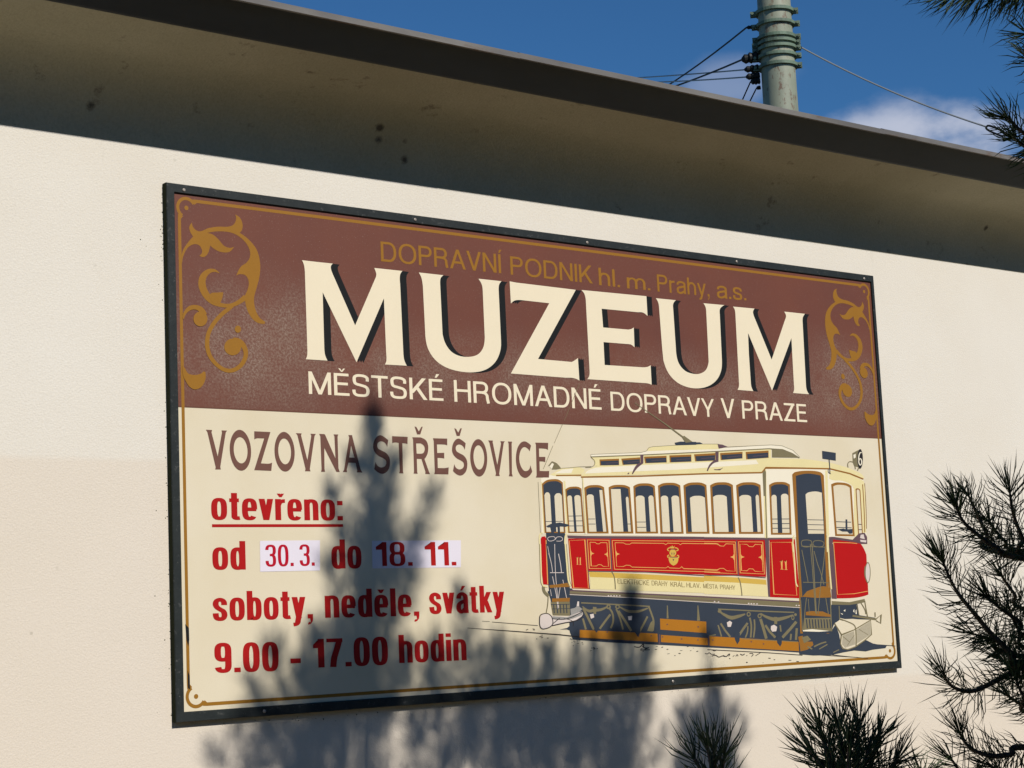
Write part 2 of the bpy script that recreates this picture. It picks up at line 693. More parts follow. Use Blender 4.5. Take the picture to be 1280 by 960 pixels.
def word(body, left, right, top, ref='cap', pen=None, gap=.13):
    pen = pen or GROT
    letters = pen.text(body, gap)
    a, b, t = S(*left), S(*right), S(left[0], top)
    xs = [p[0] for L in letters for f in L for p in f]
    x0, x1 = min(xs), max(xs)
    sy = (t[1] - a[1]) / (pen.X if ref == 'x' else 1.0)
    f = lambda p: (a[0] + (b[0] - a[0]) * (p[0] - x0) / (x1 - x0), a[1] + (b[1] - a[1]) * (p[0] - x0) / (x1 - x0) + p[1] * sy)
    out = []
    for L in letters:
        for q in L:
            out.append(('strip', [[f(p) for p in q]]))
    return out

# ------------------------------------------------------------------ ground
gm, n_, l_, b_ = new_mat('ground_gravel')
f = ramp(n_, l_, noise(n_, l_, 1.3, 6), .35, .65)
g = mixc(n_, l_, f, (0.16, 0.135, 0.072, 1), (0.22, 0.185, 0.10, 1))
f = ramp(n_, l_, noise(n_, l_, 60, 3), .4, .6, 0, .6)
g = mixc(n_, l_, f, g, (0.06, 0.055, 0.04, 1))
l_.new(g, b_.inputs['Base Color'])
b_.inputs['Roughness'].default_value = .95
bump(n_, l_, b_, noise(n_, l_, 60, 4), .6, .02)
G = 600
ground = tag(mesh_obj('ground', [(-G, -G, 0), (G, -G, 0), (G, G, 0), (-G, G, 0)], [(0, 1, 2, 3)], gm), kind='structure')

# ------------------------------------------------------------------ building
X0, X1 = -9.0, 16.0
EDGE = 0.515                      # eave reach in front of the wall
stucco, n_, l_, b_ = new_mat('wall_stucco')
tcn = nd(n_, 'ShaderNodeTexCoord')
sx = nd(n_, 'ShaderNodeSeparateXYZ')
l_.new(tcn.outputs['Object'], sx.inputs[0])
# an older, yellower coat below, repainted paler above
edge = nd(n_, 'ShaderNodeMath', operation='MULTIPLY_ADD')
l_.new(noise(n_, l_, 2.2, 3), edge.inputs[0])
edge.inputs[1].default_value = 0.02
l_.new(sx.outputs['Z'], edge.inputs[2])
fx = ramp(n_, l_, sx.outputs['X'], 1.0, 3.0)
ez = nd(n_, 'ShaderNodeMath', operation='MULTIPLY_ADD')
l_.new(fx, ez.inputs[0]); ez.inputs[1].default_value = 0.9; l_.new(edge.outputs[0], ez.inputs[2])
fz = ramp(n_, l_, ez.outputs[0], Z0 + .832, Z0 + .852)
base = mixc(n_, l_, fz, (0.725, 0.645, 0.540, 1), (0.745, 0.695, 0.605, 1))
fz2 = ramp(n_, l_, sx.outputs['Z'], 2.0, 0.8, 0.0, .35)
base = mixc(n_, l_, fz2, base, (0.69, 0.59, 0.475, 1))
fb = ramp(n_, l_, noise(n_, l_, 1.1, 5, .6), .35, .7, 0, .30)
base = mixc(n_, l_, fb, base, (0.64, 0.56, 0.44, 1))
ff = ramp(n_, l_, noise(n_, l_, 130, 4, .7), .42, .72, 0, .20)
base = mixc(n_, l_, ff, base, (0.50, 0.44, 0.35, 1))
# grime runs under the eave and loose specks
run = ramp(n_, l_, noise(n_, l_, 9, 5, .7, stretch=(1, 1, .22)), .62, .78, 0, 1)
band = mul(n_, l_, ramp(n_, l_, sx.outputs['Z'], 3.18, 3.36), ramp(n_, l_, sx.outputs['Z'], 3.62, 3.5))
base = mixc(n_, l_, mul(n_, l_, mul(n_, l_, run, band), .5), base, (0.16, 0.14, 0.11, 1))
vor = nd(n_, 'ShaderNodeTexVoronoi')
l_.new(tcn.outputs['Object'], vor.inputs['Vector']); vor.inputs['Scale'].default_value = 13
dots = ramp(n_, l_, vor.outputs['Distance'], .10, .05, 0, 1)
patch = ramp(n_, l_, noise(n_, l_, 2.6, 4, .6), .60, .70, 0, 1)
base = mixc(n_, l_, mul(n_, l_, mul(n_, l_, dots, patch), .55), base, (0.12, 0.115, 0.075, 1))
l_.new(base, b_.inputs['Base Color'])
b_.inputs['Roughness'].default_value = .92
b_.inputs['Specular IOR Level'].default_value = .15
hb = nd(n_, 'ShaderNodeMath', operation='ADD')
l_.new(noise(n_, l_, 170, 3, .6), hb.inputs[0])
l_.new(noise(n_, l_, 3.0, 3, .5), hb.inputs[1])
bump(n_, l_, b_, hb.outputs[0], .38, .004)

soff, n_, l_, b_ = new_mat('soffit_shade_plaster')  # shade under the eave partly coloured in: wall plaster made darker and yellower
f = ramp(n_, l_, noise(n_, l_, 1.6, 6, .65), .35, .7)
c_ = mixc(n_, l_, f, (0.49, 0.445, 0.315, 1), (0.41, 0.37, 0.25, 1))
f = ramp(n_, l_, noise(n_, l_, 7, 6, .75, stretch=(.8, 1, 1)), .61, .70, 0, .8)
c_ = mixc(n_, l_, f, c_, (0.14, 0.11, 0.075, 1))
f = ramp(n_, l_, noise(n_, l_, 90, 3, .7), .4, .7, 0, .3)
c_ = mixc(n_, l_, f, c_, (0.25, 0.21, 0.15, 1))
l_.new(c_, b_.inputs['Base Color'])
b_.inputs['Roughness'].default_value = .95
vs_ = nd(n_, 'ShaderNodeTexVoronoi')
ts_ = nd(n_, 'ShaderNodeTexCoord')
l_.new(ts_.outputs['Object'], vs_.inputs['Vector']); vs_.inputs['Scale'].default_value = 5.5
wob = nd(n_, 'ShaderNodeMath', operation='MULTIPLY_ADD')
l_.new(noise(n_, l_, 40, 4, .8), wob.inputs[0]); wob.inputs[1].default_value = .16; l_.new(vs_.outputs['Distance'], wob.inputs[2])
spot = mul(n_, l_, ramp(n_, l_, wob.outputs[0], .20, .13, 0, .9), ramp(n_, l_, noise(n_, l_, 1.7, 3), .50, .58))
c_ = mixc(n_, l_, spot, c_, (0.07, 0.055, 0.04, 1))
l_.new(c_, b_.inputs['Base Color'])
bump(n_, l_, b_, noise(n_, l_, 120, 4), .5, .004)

tin, n_, l_, b_ = new_mat('painted_tin')
f = ramp(n_, l_, noise(n_, l_, 3, 6, .65, stretch=(.35, 1, 1)), .35, .7)
c_ = mixc(n_, l_, f, (0.055, 0.060, 0.061, 1), (0.036, 0.038, 0.039, 1))
f = ramp(n_, l_, noise(n_, l_, 26, 4, .7), .5, .75, 0, .5)
c_ = mixc(n_, l_, f, c_, (0.060, 0.055, 0.045, 1))
l_.new(c_, b_.inputs['Base Color'])
b_.inputs['Roughness'].default_value = .5
bump(n_, l_, b_, noise(n_, l_, 4, 3), .15, .01)

edge_m, n_, l_, b_ = new_mat('weathered_zinc')
f = ramp(n_, l_, noise(n_, l_, 4, 6, .7, stretch=(.3, 1, 1)), .4, .65)
c_ = mixc(n_, l_, f, (0.135, 0.125, 0.118, 1), (0.21, 0.195, 0.175, 1))
f = ramp(n_, l_, noise(n_, l_, 11, 5, .7, stretch=(.3, 1, 1)), .6, .68, 0, .7)
c_ = mixc(n_, l_, f, c_, (0.13, 0.075, 0.045, 1))
l_.new(c_, b_.inputs['Base Color'])
b_.inputs['Roughness'].default_value = .7
b_.inputs['Metallic'].default_value = .15

bld = tag(empty('building', (0, 0, 0)), 'long low cream rendered building with an overhanging dark tin eave', 'building')


def extrude_x(name, prof, mat, x0=X0, x1=X1, nx=1, closed=False, smooth=False):
    xs = np.linspace(x0, x1, nx + 1)
    V = [(x, p[0], p[1]) for x in xs for p in prof]
    k = len(prof)
    F = []
    for i in range(nx):
        for j in range(k if closed else k - 1):
            j2 = (j + 1) % k
            F.append((i * k + j, i * k + j2, (i + 1) * k + j2, (i + 1) * k + j))
    if closed:
        F.append(tuple(range(k))[::-1])
        F.append(tuple(nx * k + j for j in range(k)))
    return mesh_obj(name, V, F, mat, bld, smooth)


WZ = 3.2885                          # the plaster starts curling out and turns darker here, at the eave's shadow edge
prof = [(WALL_Y, -0.2), (WALL_Y, WZ)]
wall = extrude_x('wall', [(4.6, -0.2), (4.6, 3.6), (WALL_Y + .25, 3.6), (WALL_Y + .25, -.2)][::-1], stucco, closed=True)
# front face of the wall as one sheet continuous with the coving
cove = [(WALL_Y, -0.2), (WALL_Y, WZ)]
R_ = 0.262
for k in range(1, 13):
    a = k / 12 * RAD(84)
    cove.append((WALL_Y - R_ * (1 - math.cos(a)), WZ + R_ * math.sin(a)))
yf, zf = WALL_Y - 0.392, 3.583
facew = extrude_x('facade', cove[:2], stucco)
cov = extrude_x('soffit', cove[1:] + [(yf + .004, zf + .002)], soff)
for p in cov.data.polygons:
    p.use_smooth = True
# eave casing: slanted tin face, drip lip on top
ye = WALL_Y - EDGE
lipz = 3.662
fas = extrude_x('fascia', [(yf, zf), (yf - .006, zf - .004), (yf - .012, zf), (ye + .02, lipz + .012), (ye + .06, lipz + .03), (yf + .05, zf + .06)], tin, closed=True)
xs = np.arange(X0, X1, 2.03)
fl = MB()
for i, x in enumerate(xs):
    dz = random.uniform(-.002, .002)
    fl.add([(xx, y, z + dz) for xx in (x + .004 * (i % 2), min(x + 2.035, X1)) for y, z in
            ((ye, lipz), (ye - .002, lipz + .019), (ye + .012, lipz + .026), (ye + .3, lipz + .05), (ye + .3, lipz + .04), (ye + .01, lipz + .004))],
           [(0, 1, 7, 6), (1, 2, 8, 7), (2, 3, 9, 8), (3, 4, 10, 9), (4, 5, 11, 10), (5, 0, 6, 11), (5, 4, 3, 2, 1, 0), (6, 7, 8, 9, 10, 11)])
fl.build('drip_edge', edge_m, bld)
roof_m = paint('roof_felt', (70, 68, 66), .9)
extrude_x('roof', [(ye + .28, 3.66), (4.75, 3.70), (4.75, 3.61), (ye + .28, 3.61)], roof_m, closed=True)

# ------------------------------------------------------------------ sign
sign = tag(empty('museum_sign', (0, 0, Z0)), 'large painted museum signboard in a black frame on the cream wall', 'sign')

# colours of the sign writer's paints
CREAM, GOLD, BLACK = (227, 214, 186), (150, 104, 30), (30, 31, 31)
m_board, n_, l_, b_ = new_mat('cream_enamel')
f = ramp(n_, l_, noise(n_, l_, 2.2, 5), .35, .7)
c_ = mixc(n_, l_, f, rgb(223, 211, 185), rgb(216, 202, 171))
f = ramp(n_, l_, noise(n_, l_, 300, 2, .6), .45, .75, 0, .25)
c_ = mixc(n_, l_, f, c_, rgb(196, 182, 150))
l_.new(c_, b_.inputs['Base Color'])
b_.inputs['Roughness'].default_value = .45
b_.inputs['Specular IOR Level'].default_value = .3
bump(n_, l_, b_, noise(n_, l_, 14, 3), .12, .004)

# brown header: chalking bloom and flakes in the enamel
m_brown, n_, l_, b_ = new_mat('brown_enamel')
tcn = nd(n_, 'ShaderNodeTexCoord')
sx = nd(n_, 'ShaderNodeSeparateXYZ')
l_.new(tcn.outputs['Object'], sx.inputs[0])
f = ramp(n_, l_, noise(n_, l_, 2.5, 4), .35, .65)
c_ = mixc(n_, l_, f, rgb(111, 65, 50), rgb(104, 62, 50))


def lobe(axis, c, w):
    s = nd(n_, 'ShaderNodeMath', operation='SUBTRACT'); l_.new(sx.outputs[axis], s.inputs[0]); s.inputs[1].default_value = c
    a = nd(n_, 'ShaderNodeMath', operation='ABSOLUTE'); l_.new(s.outputs[0], a.inputs[0])
    r = nd(n_, 'ShaderNodeMapRange', interpolation_type='SMOOTHSTEP'); l_.new(a.outputs[0], r.inputs['Value'])
    r.inputs['From Min'].default_value = w; r.inputs['From Max'].default_value = 0
    return r.outputs[0]


chalk = lobe('Z', 1.20, .22)
leftc = mul(n_, l_, lobe('X', .32, .62), lobe('Z', 1.24, .36))
mxn = nd(n_, 'ShaderNodeMath', operation='MAXIMUM'); l_.new(mul(n_, l_, chalk, .62), mxn.inputs[0]); l_.new(leftc, mxn.inputs[1])
rightc = mul(n_, l_, lobe('X', 3.35, .40), lobe('Z', 1.26, .30))
mx2 = nd(n_, 'ShaderNodeMath', operation='MAXIMUM'); l_.new(mxn.outputs[0], mx2.inputs[0]); l_.new(rightc, mx2.inputs[1])
big = ramp(n_, l_, noise(n_, l_, 5, 6, .7), .30, .66)
fine = ramp(n_, l_, noise(n_, l_, 120, 3, .8), .44, .60)
area = mul(n_, l_, mx2.outputs[0], big)
c_ = mixc(n_, l_, mul(n_, l_, mul(n_, l_, area, fine), .95), c_, rgb(158, 138, 122))
c_ = mixc(n_, l_, mul(n_, l_, area, .30), c_, rgb(128, 110, 92))
sp = ramp(n_, l_, noise(n_, l_, 190, 2, .8), .63, .72, 0, .5)
c_ = mixc(n_, l_, sp, c_, rgb(170, 148, 132))
flake = mul(n_, l_, ramp(n_, l_, noise(n_, l_, 60, 5, .8), .62, .66, 0, .8), mul(n_, l_, leftc, ramp(n_, l_, sx.outputs['Z'], 1.22, 1.12)))
c_ = mixc(n_, l_, flake, c_, rgb(70, 48, 46))
l_.new(c_, b_.inputs['Base Color'])
b_.inputs['Roughness'].default_value = .5
b_.inputs['Specular IOR Level'].default_value = .3
bump(n_, l_, b_, noise(n_, l_, 60, 5, .7), .12, .003)

m_frame, n_, l_, b_ = new_mat('black_frame_paint')
f = ramp(n_, l_, noise(n_, l_, 6, 5, .7), .35, .7)
c_ = mixc(n_, l_, f, (0.014, 0.018, 0.018, 1), (0.026, 0.031, 0.030, 1))
f = ramp(n_, l_, noise(n_, l_, 45, 5, .8), .59, .70, 0, .7)
c_ = mixc(n_, l_, f, c_, (0.10, 0.10, 0.095, 1))
f = ramp(n_, l_, noise(n_, l_, 110, 3, .8), .67, .74, 0, .8)
c_ = mixc(n_, l_, f, c_, (0.30, 0.29, 0.26, 1))
l_.new(c_, b_.inputs['Base Color'])
b_.inputs['Roughness'].default_value = .5
b_.inputs['Specular IOR Level'].default_value = .25
bump(n_, l_, b_, noise(n_, l_, 30, 5, .7), .35, .003)
m_side = paint('mossy_frame_edge', (38, 44, 28), .95, .3)

mb = MB()
mb.box(-.004, SW + .004, 0, .016, -.004, SH + .004)
mb.build('board', m_board, sign)
FL, FR, FT, FB, FD = .031, .018, .032, .033, -.008


def bar(o, i):
    """mitred frame bar between outer edge points o and inner edge points i, with a small front chamfer"""
    V = []
    ch = .003
    for (ox, oz), (ix, iz) in zip(o, i):
        dx, dz = ix - ox, iz - oz
        L = math.hypot(dx, dz)
        ux, uz = dx / L * ch, dz / L * ch
        V += [(ox, WALL_Y - .002, oz), (ox, FD + ch, oz), (ox + ux, FD, oz + uz), (ix - ux, FD, iz - uz), (ix, FD + ch, iz), (ix, .004, iz)]
    b = MB()
    b.add(V, [(k, (k + 1), 6 + k + 1, 6 + k) for k in range(5)] + [(0, 5, 4, 3, 2, 1), (6, 7, 8, 9, 10, 11)])
    o_ = b.build('frame_bar', m_frame, sign)
    o_.data.materials.append(m_side)
    o_.data.polygons[0].material_index = 1
    return o_


oo = [(-FL, -FB), (SW + FR, -FB), (SW + FR, SH + FT), (-FL, SH + FT)]
ii = [(0, 0), (SW, 0), (SW, SH), (0, SH)]
g_ = .0006
for a, b in ((0, 1), (1, 2), (2, 3), (3, 0)):
    bar([oo[a], oo[b]], [ii[a], ii[b]])

# moss crumbs and dirt along the frame's outer edges
mm, n_, l_, b_ = new_mat('moss')
f = ramp(n_, l_, noise(n_, l_, 80, 3), .4, .6)
l_.new(mixc(n_, l_, f, (0.035, 0.05, 0.02, 1), (0.07, 0.085, 0.035, 1)), b_.inputs['Base Color'])
b_.inputs['Roughness'].default_value = 1
mv = MB()
for i in range(170):
    r = random.random()
    if r < .45:
        x, z = -FL - abs(random.gauss(0, .004)), random.choice((random.uniform(.1, 1.0), random.uniform(-.03, 1.77), random.gauss(1.62, .06)))
    elif r < .9:
        x, z = random.uniform(0, SW), -FB - .012 - abs(random.gauss(0, .008))
    else:
        x, z = -FL - abs(random.gauss(0, .04)), random.uniform(-.05, 1.6)
    s = random.uniform(.0008, .0026)
    y = WALL_Y - s * .3
    c = np.array((x, y, z))
    vv = [c + np.array(d) * s * random.uniform(.6, 1.3) for d in ((1, 0, 0), (-1, 0, 0), (0, 1, 0), (0, -1, 0), (0, 0, 1), (0, 0, -1))]
    mv.add(vv, [(0, 2, 4), (2, 1, 4), (1, 3, 4), (3, 0, 4), (2, 0, 5), (1, 2, 5), (3, 1, 5), (0, 3, 5)])
tag(mv.build('moss', mm, sign), kind='stuff')

# screws in the frame
ms, n_, l_, b_ = new_mat('screw_steel')
b_.inputs['Base Color'].default_value = (.35, .31, .27, 1)
b_.inputs['Metallic'].default_value = .6
b_.inputs['Roughness'].default_value = .5
for (x, z) in ((.035, SH + .012), (1.005, SH + .014), (1.86, SH + .012), (2.72, SH + .014), (3.56, SH + .012), (.3, -.017), (2.2, -.017), (3.3, -.017)):
    b = MB()
    b.tube([(x, FD + .001, z), (x, FD - .0025, z), (x, FD - .004, z)], [.006, .006, .0035], 10)
    b.build('screw', ms, sign)

# header band: brown field down to the straight line between the two colours
HB = 1.0125
art('header_band', [('poly', [[(0, HB), (SW, HB + .004), (SW, SH), (0, SH)]])], m_brown, 1, sign)
m_line = paint('brown_line', (104, 70, 56), .5)
art('band_line', [('poly', [[(0, HB - .002), (SW, HB + .002), (SW, HB + .006), (0, HB + .003)]])], m_line, 2, sign)

m_gold = paint('gold_paint', GOLD, .45, .12)
m_cream = paint('letter_cream', (233, 219, 189), .45, .05)
m_black = paint('letter_black', BLACK, .5, .15)
m_bline = paint('letter_brown', (112, 76, 64), .5, .14)
m_red = paint('letter_red', (170, 28, 28), .4, .10)

# gold border with ringed corners, laid out in metres on the panel
I_, RC, RR, LW = .020, .0475, .033, .0115


def border():
    items = []
    cs = [(RC, RC), (SW - RC, RC), (SW - RC, SH - RC), (RC, SH - RC)]
    k = .030      # where the line leaves the ring

    def seg(a, b):
        d = np.array(b) - np.array(a)
        d = d / np.linalg.norm(d)
        nn = np.array((-d[1], d[0])) * LW / 2
        items.append(('strip', [[tuple(a + nn), tuple(b + nn), tuple(b - nn), tuple(a - nn)]]))
    A = np.array
    e = RC + .040
    seg(A((e, I_)), A((SW - e, I_)))
    seg(A((SW - e, SH - I_)), A((e, SH - I_)))
    seg(A((I_, e)), A((I_, SH - e)))
    seg(A((SW - I_, SH - e)), A((SW - I_, e)))
    for ci, (cx, cy) in enumerate(cs):
        sx_, sy_ = (1 if cx < 1 else -1), (1 if cy < 1 else -1)
        q = []
        a0, a1 = RAD(120), RAD(330)
        N = 26
        for i in range(N):
            t0, t1 = a0 + (a1 - a0) * i / N, a0 + (a1 - a0) * (i + 1) / N
            q.append([(cx + sx_ * r * math.cos(t), cy + sy_ * r * math.sin(t)) for r, t in ((RR - LW / 2, t0), (RR + LW / 2, t0), (RR + LW / 2, t1), (RR - LW / 2, t1))])
        # short links from the ring to the straight lines
        for sw in (0, 1):
            def T(p):
                p = (p[1], p[0]) if sw else p
                return (cx + sx_ * p[0], cy + sy_ * p[1])
            w = LW / 2
            q.append([T(p) for p in ((.0405, I_ - RC - w), (.0405, I_ - RC + w), (.031, I_ - RC + w + .008), (.024, I_ - RC - w + .001))])
        items.append(('strip', q[:26]))
        items.append(('strip', q[26:27]))
        items.append(('strip', q[27:]))
        items.append(('poly', [[(cx + .008 * math.cos(a), cy + .008 * math.sin(a)) for a in (2 * math.pi * k / 16 for k in range(16))]]))
    return items


art('border_line', border(), m_gold, 3, sign)

# scroll ornaments
zl = Zoom(210, 260, 8)
scroll_a = zl.P([(140, 560), (150, 490, 1), (190, 405, 1), (250, 365, 1), (305, 370, 1), (335, 410, 1), (338, 450, 1), (312, 478), (360, 490, 1), (400, 450, 1), (420, 375),
                 (470, 415, 1), (530, 440, 1), (610, 440, 1), (660, 388), (615, 398, 1), (560, 378, 1), (500, 310, 1), (445, 265, 1), (390, 250), (480, 235, 1), (600, 240, 1), (690, 272, 1),
                 (770, 340, 1), (815, 420, 1), (818, 490, 1), (785, 545, 1), (725, 590, 1), (682, 675), (720, 662, 1), (775, 675, 1), (805, 730, 1), (800, 800, 1), (765, 880), (775, 960, 1),
                 (800, 1040, 1), (845, 1110, 1), (900, 1150, 1), (965, 1160), (972, 1138), (910, 1090, 1), (870, 1000, 1), (860, 900, 1), (885, 800, 1), (915, 680, 1), (920, 550, 1), (885, 415, 1),
                 (800, 310, 1), (715, 248), (738, 220, 1), (745, 165, 1), (720, 100, 1), (670, 65), (680, 110, 1), (655, 165, 1), (600, 187, 1), (500, 187, 1), (400, 203, 1), (330, 232, 1),
                 (285, 225, 1), (250, 190, 1), (238, 145), (212, 190, 1), (222, 240, 1), (250, 285), (195, 350, 1), (150, 420, 1), (132, 490)])
scroll_b = [zl.R([(512, 652, 5), (460, 625, 30), (400, 637, 50), (350, 690, 68), (340, 770, 75), (375, 860, 70), (440, 930, 60), (530, 970, 40), (620, 975, 38), (700, 945, 45), (775, 890, 55)], 40)]
scroll_c = [zl.P([(420, 860, 1), (500, 845, 1), (552, 843), (540, 905, 1), (515, 960), (430, 930, 1)]),
            zl.R([(660, 965, 30), (610, 1005, 40), (540, 1060, 42), (460, 1150, 42), (405, 1250, 42), (390, 1350, 44), (400, 1430, 42), (430, 1500, 40), (490, 1570, 38), (570, 1620, 40),
                  (650, 1622, 42), (730, 1570, 44), (775, 1480, 44), (765, 1400, 50), (715, 1340, 60), (650, 1325, 60)], 40)]
scroll_d = [zl.E(645, 1390, 84, 84), zl.E(697, 1212, 31, 36),
            zl.R([(150, 1110, 14), (168, 1050, 30), (215, 1003, 44), (270, 993, 46), (325, 1015, 55), (350, 1070, 80)], 40),
            zl.P([(140, 1575), (165, 1600, 1), (200, 1655, 1), (270, 1670, 1), (330, 1655, 1), (350, 1635), (372, 1640), (370, 1720, 1), (330, 1790, 1), (270, 1815, 1), (215, 1790, 1), (180, 1740, 1), (150, 1680, 1)])]
scroll_e = [zl.E(322, 1110, 70, 74)]
scrolls = [scroll_a, scroll_b, scroll_c[:1], scroll_c[1:]] + [[i] for i in scroll_d] + [scroll_e]
for mirror in (False, True):
    f_ = (lambda q: (SW - q[0], q[1])) if mirror else (lambda q: q)

    def M(items):
        return [(k, [[f_(q) for q in L] for L in ls]) for k, ls in items]
    root = art('scroll_ornament', M([scroll_a]), m_gold, 4, sign)
    for k_, it in enumerate(scrolls[1:]):
        o = art('scroll_tendril', M(it), m_gold, 5 + k_, root)

# MUZEUM
H = []
z = Zoom(370, 315, 6.4)
H.append(z.P([(47, 66), (168, 80), (293, 93), (277, 120, 1), (292, 175), (472, 587), (636, 205), (641, 175, 1), (625, 128), (850, 152), (831, 185, 1), (832, 260), (858, 820), (866, 868, 1), (885, 910),
              (710, 900), (722, 870, 1), (720, 800), (702, 370), (483, 882), (212, 322), (225, 770), (232, 825, 1), (251, 869), (77, 858), (88, 830, 1), (90, 780), (70, 160), (63, 105, 1)]))
z = Zoom(510, 330, 6.4)
H.append(z.P([(85, 68), (282, 90), (260, 115, 1), (256, 160), (275, 560), (300, 640, 1), (350, 705, 1), (420, 738, 1), (500, 742, 1), (560, 722, 1), (600, 670, 1), (613, 590), (597, 220), (589, 165, 1), (562, 118),
              (747, 138), (728, 165, 1), (724, 210), (742, 600), (738, 690, 1), (700, 780, 1), (630, 840, 1), (540, 865, 1), (430, 862, 1), (310, 830, 1), (220, 770, 1), (160, 680, 1), (138, 580), (118, 180), (106, 110, 1)]))
z = Zoom(620, 340, 6.4)
H.append(z.P([(108, 75), (160, 85), (637, 143), (335, 696), (605, 720), (630, 706, 1), (654, 688), (666, 869), (625, 850, 1), (560, 846), (118, 812), (425, 250), (200, 225), (150, 228, 1), (118, 252)]))
z = Zoom(710, 350, 6.4)
H.append(z.P([(106, 80), (626, 130), (635, 288), (600, 262, 1), (560, 258), (268, 230), (280, 380), (480, 397), (505, 392, 1), (525, 380), (531, 539), (505, 518, 1), (480, 513), (283, 497), (292, 680), (600, 699),
              (635, 695, 1), (660, 682), (668, 838), (640, 828, 1), (600, 824), (153, 793), (168, 770, 1), (172, 735), (141, 160), (130, 112, 1)]))
z = Zoom(790, 360, 6.4)
H.append(z.P([(190, 82), (350, 98), (329, 125, 1), (328, 165), (352, 520), (372, 600, 1), (420, 660, 1), (480, 685, 1), (540, 686, 1), (590, 655, 1), (612, 590), (608, 500), (592, 180), (586, 150, 1), (570, 122),
              (738, 137), (704, 0.1 + 165, 1), (701, 210), (718, 580), (712, 660, 1), (680, 730, 1), (620, 780, 1), (540, 802, 1), (450, 795, 1), (360, 755, 1), (290, 680, 1), (250, 580), (240, 480), (215, 150), (207, 112, 1)]))
z = Zoom(880, 365, 6.4)
H.append(z.P([(230, 117), (403, 133), (391, 158, 1), (400, 198), (540, 541), (647, 222), (655, 190, 1), (640, 157), (806, 175), (789, 205, 1), (788, 250), (815, 755), (822, 788, 1), (839, 818), (711, 808), (720, 780, 1),
              (718, 740), (698, 368), (543, 789), (351, 328), (358, 500), (374, 735), (379, 762, 1), (393, 793), (267, 783), (278, 755, 1), (278, 715), (250, 180), (244, 140, 1)]))
hs = art('headline_shadow', H, m_black, 2, sign, (.0305, -.0008))
for k in (1, 2):
    art('shadow_fill', H, m_black, 2 + k, hs, (.0305 * k / 3, -.0008 * k / 3))
art('headline', H, m_cream, 6, sign)


def line(label, mat, words, layer=4):
    """a line of lettering: one part"""
    first = None
    for w in words:
        o = art('painted_word', word(*w), mat, layer, sign)
        o['label'] = label
        first = first or o
    return first


line('gold small lettering above the headline', m_gold, [
    ('DOPRAVNÍ', (476.3, 326.6), (628.2, 341.8), 301.8), ('PODNIK', (638.3, 343.2), (741, 354.5), 320.3),
    ('hl.', (748.8, 356.3), (775, 359.2), 334.6), ('m.', (783.8, 360.4), (812.9, 363.0), 346.7, 'x'),
    ('Prahy,', (821.9, 364.4), (886.8, 370.5), 343.0), ('a.s.', (896.4, 372.4), (932.9, 375.6), 357.0, 'x')])
line('cream lettering below the headline', m_cream, [
    ('MĚSTSKÉ', (386, 492.3), (554.3, 501.2), 464.2), ('HROMADNÉ', (568, 502.1), (752, 512.2), 475.0), ('DOPRAVY', (763.8, 513.1), (893.4, 521.5), 489.5),
    ('V', (902, 522.2), (918.9, 523.0), 497.8), ('PRAZE', (928.2, 523.2), (1008.9, 527.8), 500.3)])

# VOZOVNA STRESOVICE (with its carons), flared letters
z = Zoom(250, 530, 10.667)
VZ = [z.P([(78, 76), (160, 80), (153, 112), (235, 432), (292, 115), (287, 85), (360, 88), (342, 115), (270, 570), (276, 606), (202, 606), (208, 575), (98, 110)]),
      z.E(538, 350, 142, 273, .05, (541, 350, 92, 175, .06)),
      z.P([(722, 97), (938, 107), (812, 525), (900, 530), (932, 526, 1), (960, 514), (950, 625), (722, 615), (855, 193), (775, 190), (745, 194, 1), (724, 207)]),
      z.E(1127, 370, 134, 265, .04, (1128, 365, 85, 172, .05))]
z = Zoom(360, 530, 10.667)
VZ += [z.P([(104, 122), (181, 125), (173, 152), (258, 482), (310, 155), (298, 130), (371, 132), (353, 160), (290, 600), (299, 631), (224, 630), (233, 600), (125, 150)]),
       z.P([(414, 132), (480, 134), (493, 142), (632, 458), (618, 165), (606, 138), (669, 140), (660, 170), (672, 590), (689, 639), (645, 640), (483, 318), (486, 600), (493, 638), (439, 638), (447, 605), (430, 165)]),
       z.P([(803, 147), (853, 148), (856, 165), (965, 600), (991, 648), (917, 645), (922, 620), (900, 520), (805, 515), (782, 610), (786, 642), (730, 640), (748, 605), (815, 180)], [(840, 288), (885, 450), (815, 446)])]
z = Zoom(460, 525, 10.667)
SS = [(268, 268), (255, 360), (222, 305, 1), (168, 285, 1), (125, 315, 1), (132, 375, 1), (180, 407, 1), (240, 440, 1), (283, 500, 1), (292, 570, 1), (277, 650, 1), (235, 702, 1), (185, 718, 1), (130, 697, 1), (82, 655), (100, 558),
      (125, 608, 1), (172, 632, 1), (218, 620, 1), (241, 585, 1), (236, 540, 1), (200, 510, 1), (140, 480, 1), (90, 430, 1), (68, 370, 1), (80, 280, 1), (120, 220, 1), (165, 203, 1), (215, 227, 1)]
SS2 = [(1120 + (p[0] - 68) * .906, 248 + (p[1] - 203) * .957) + tuple(p[2:]) for p in SS]
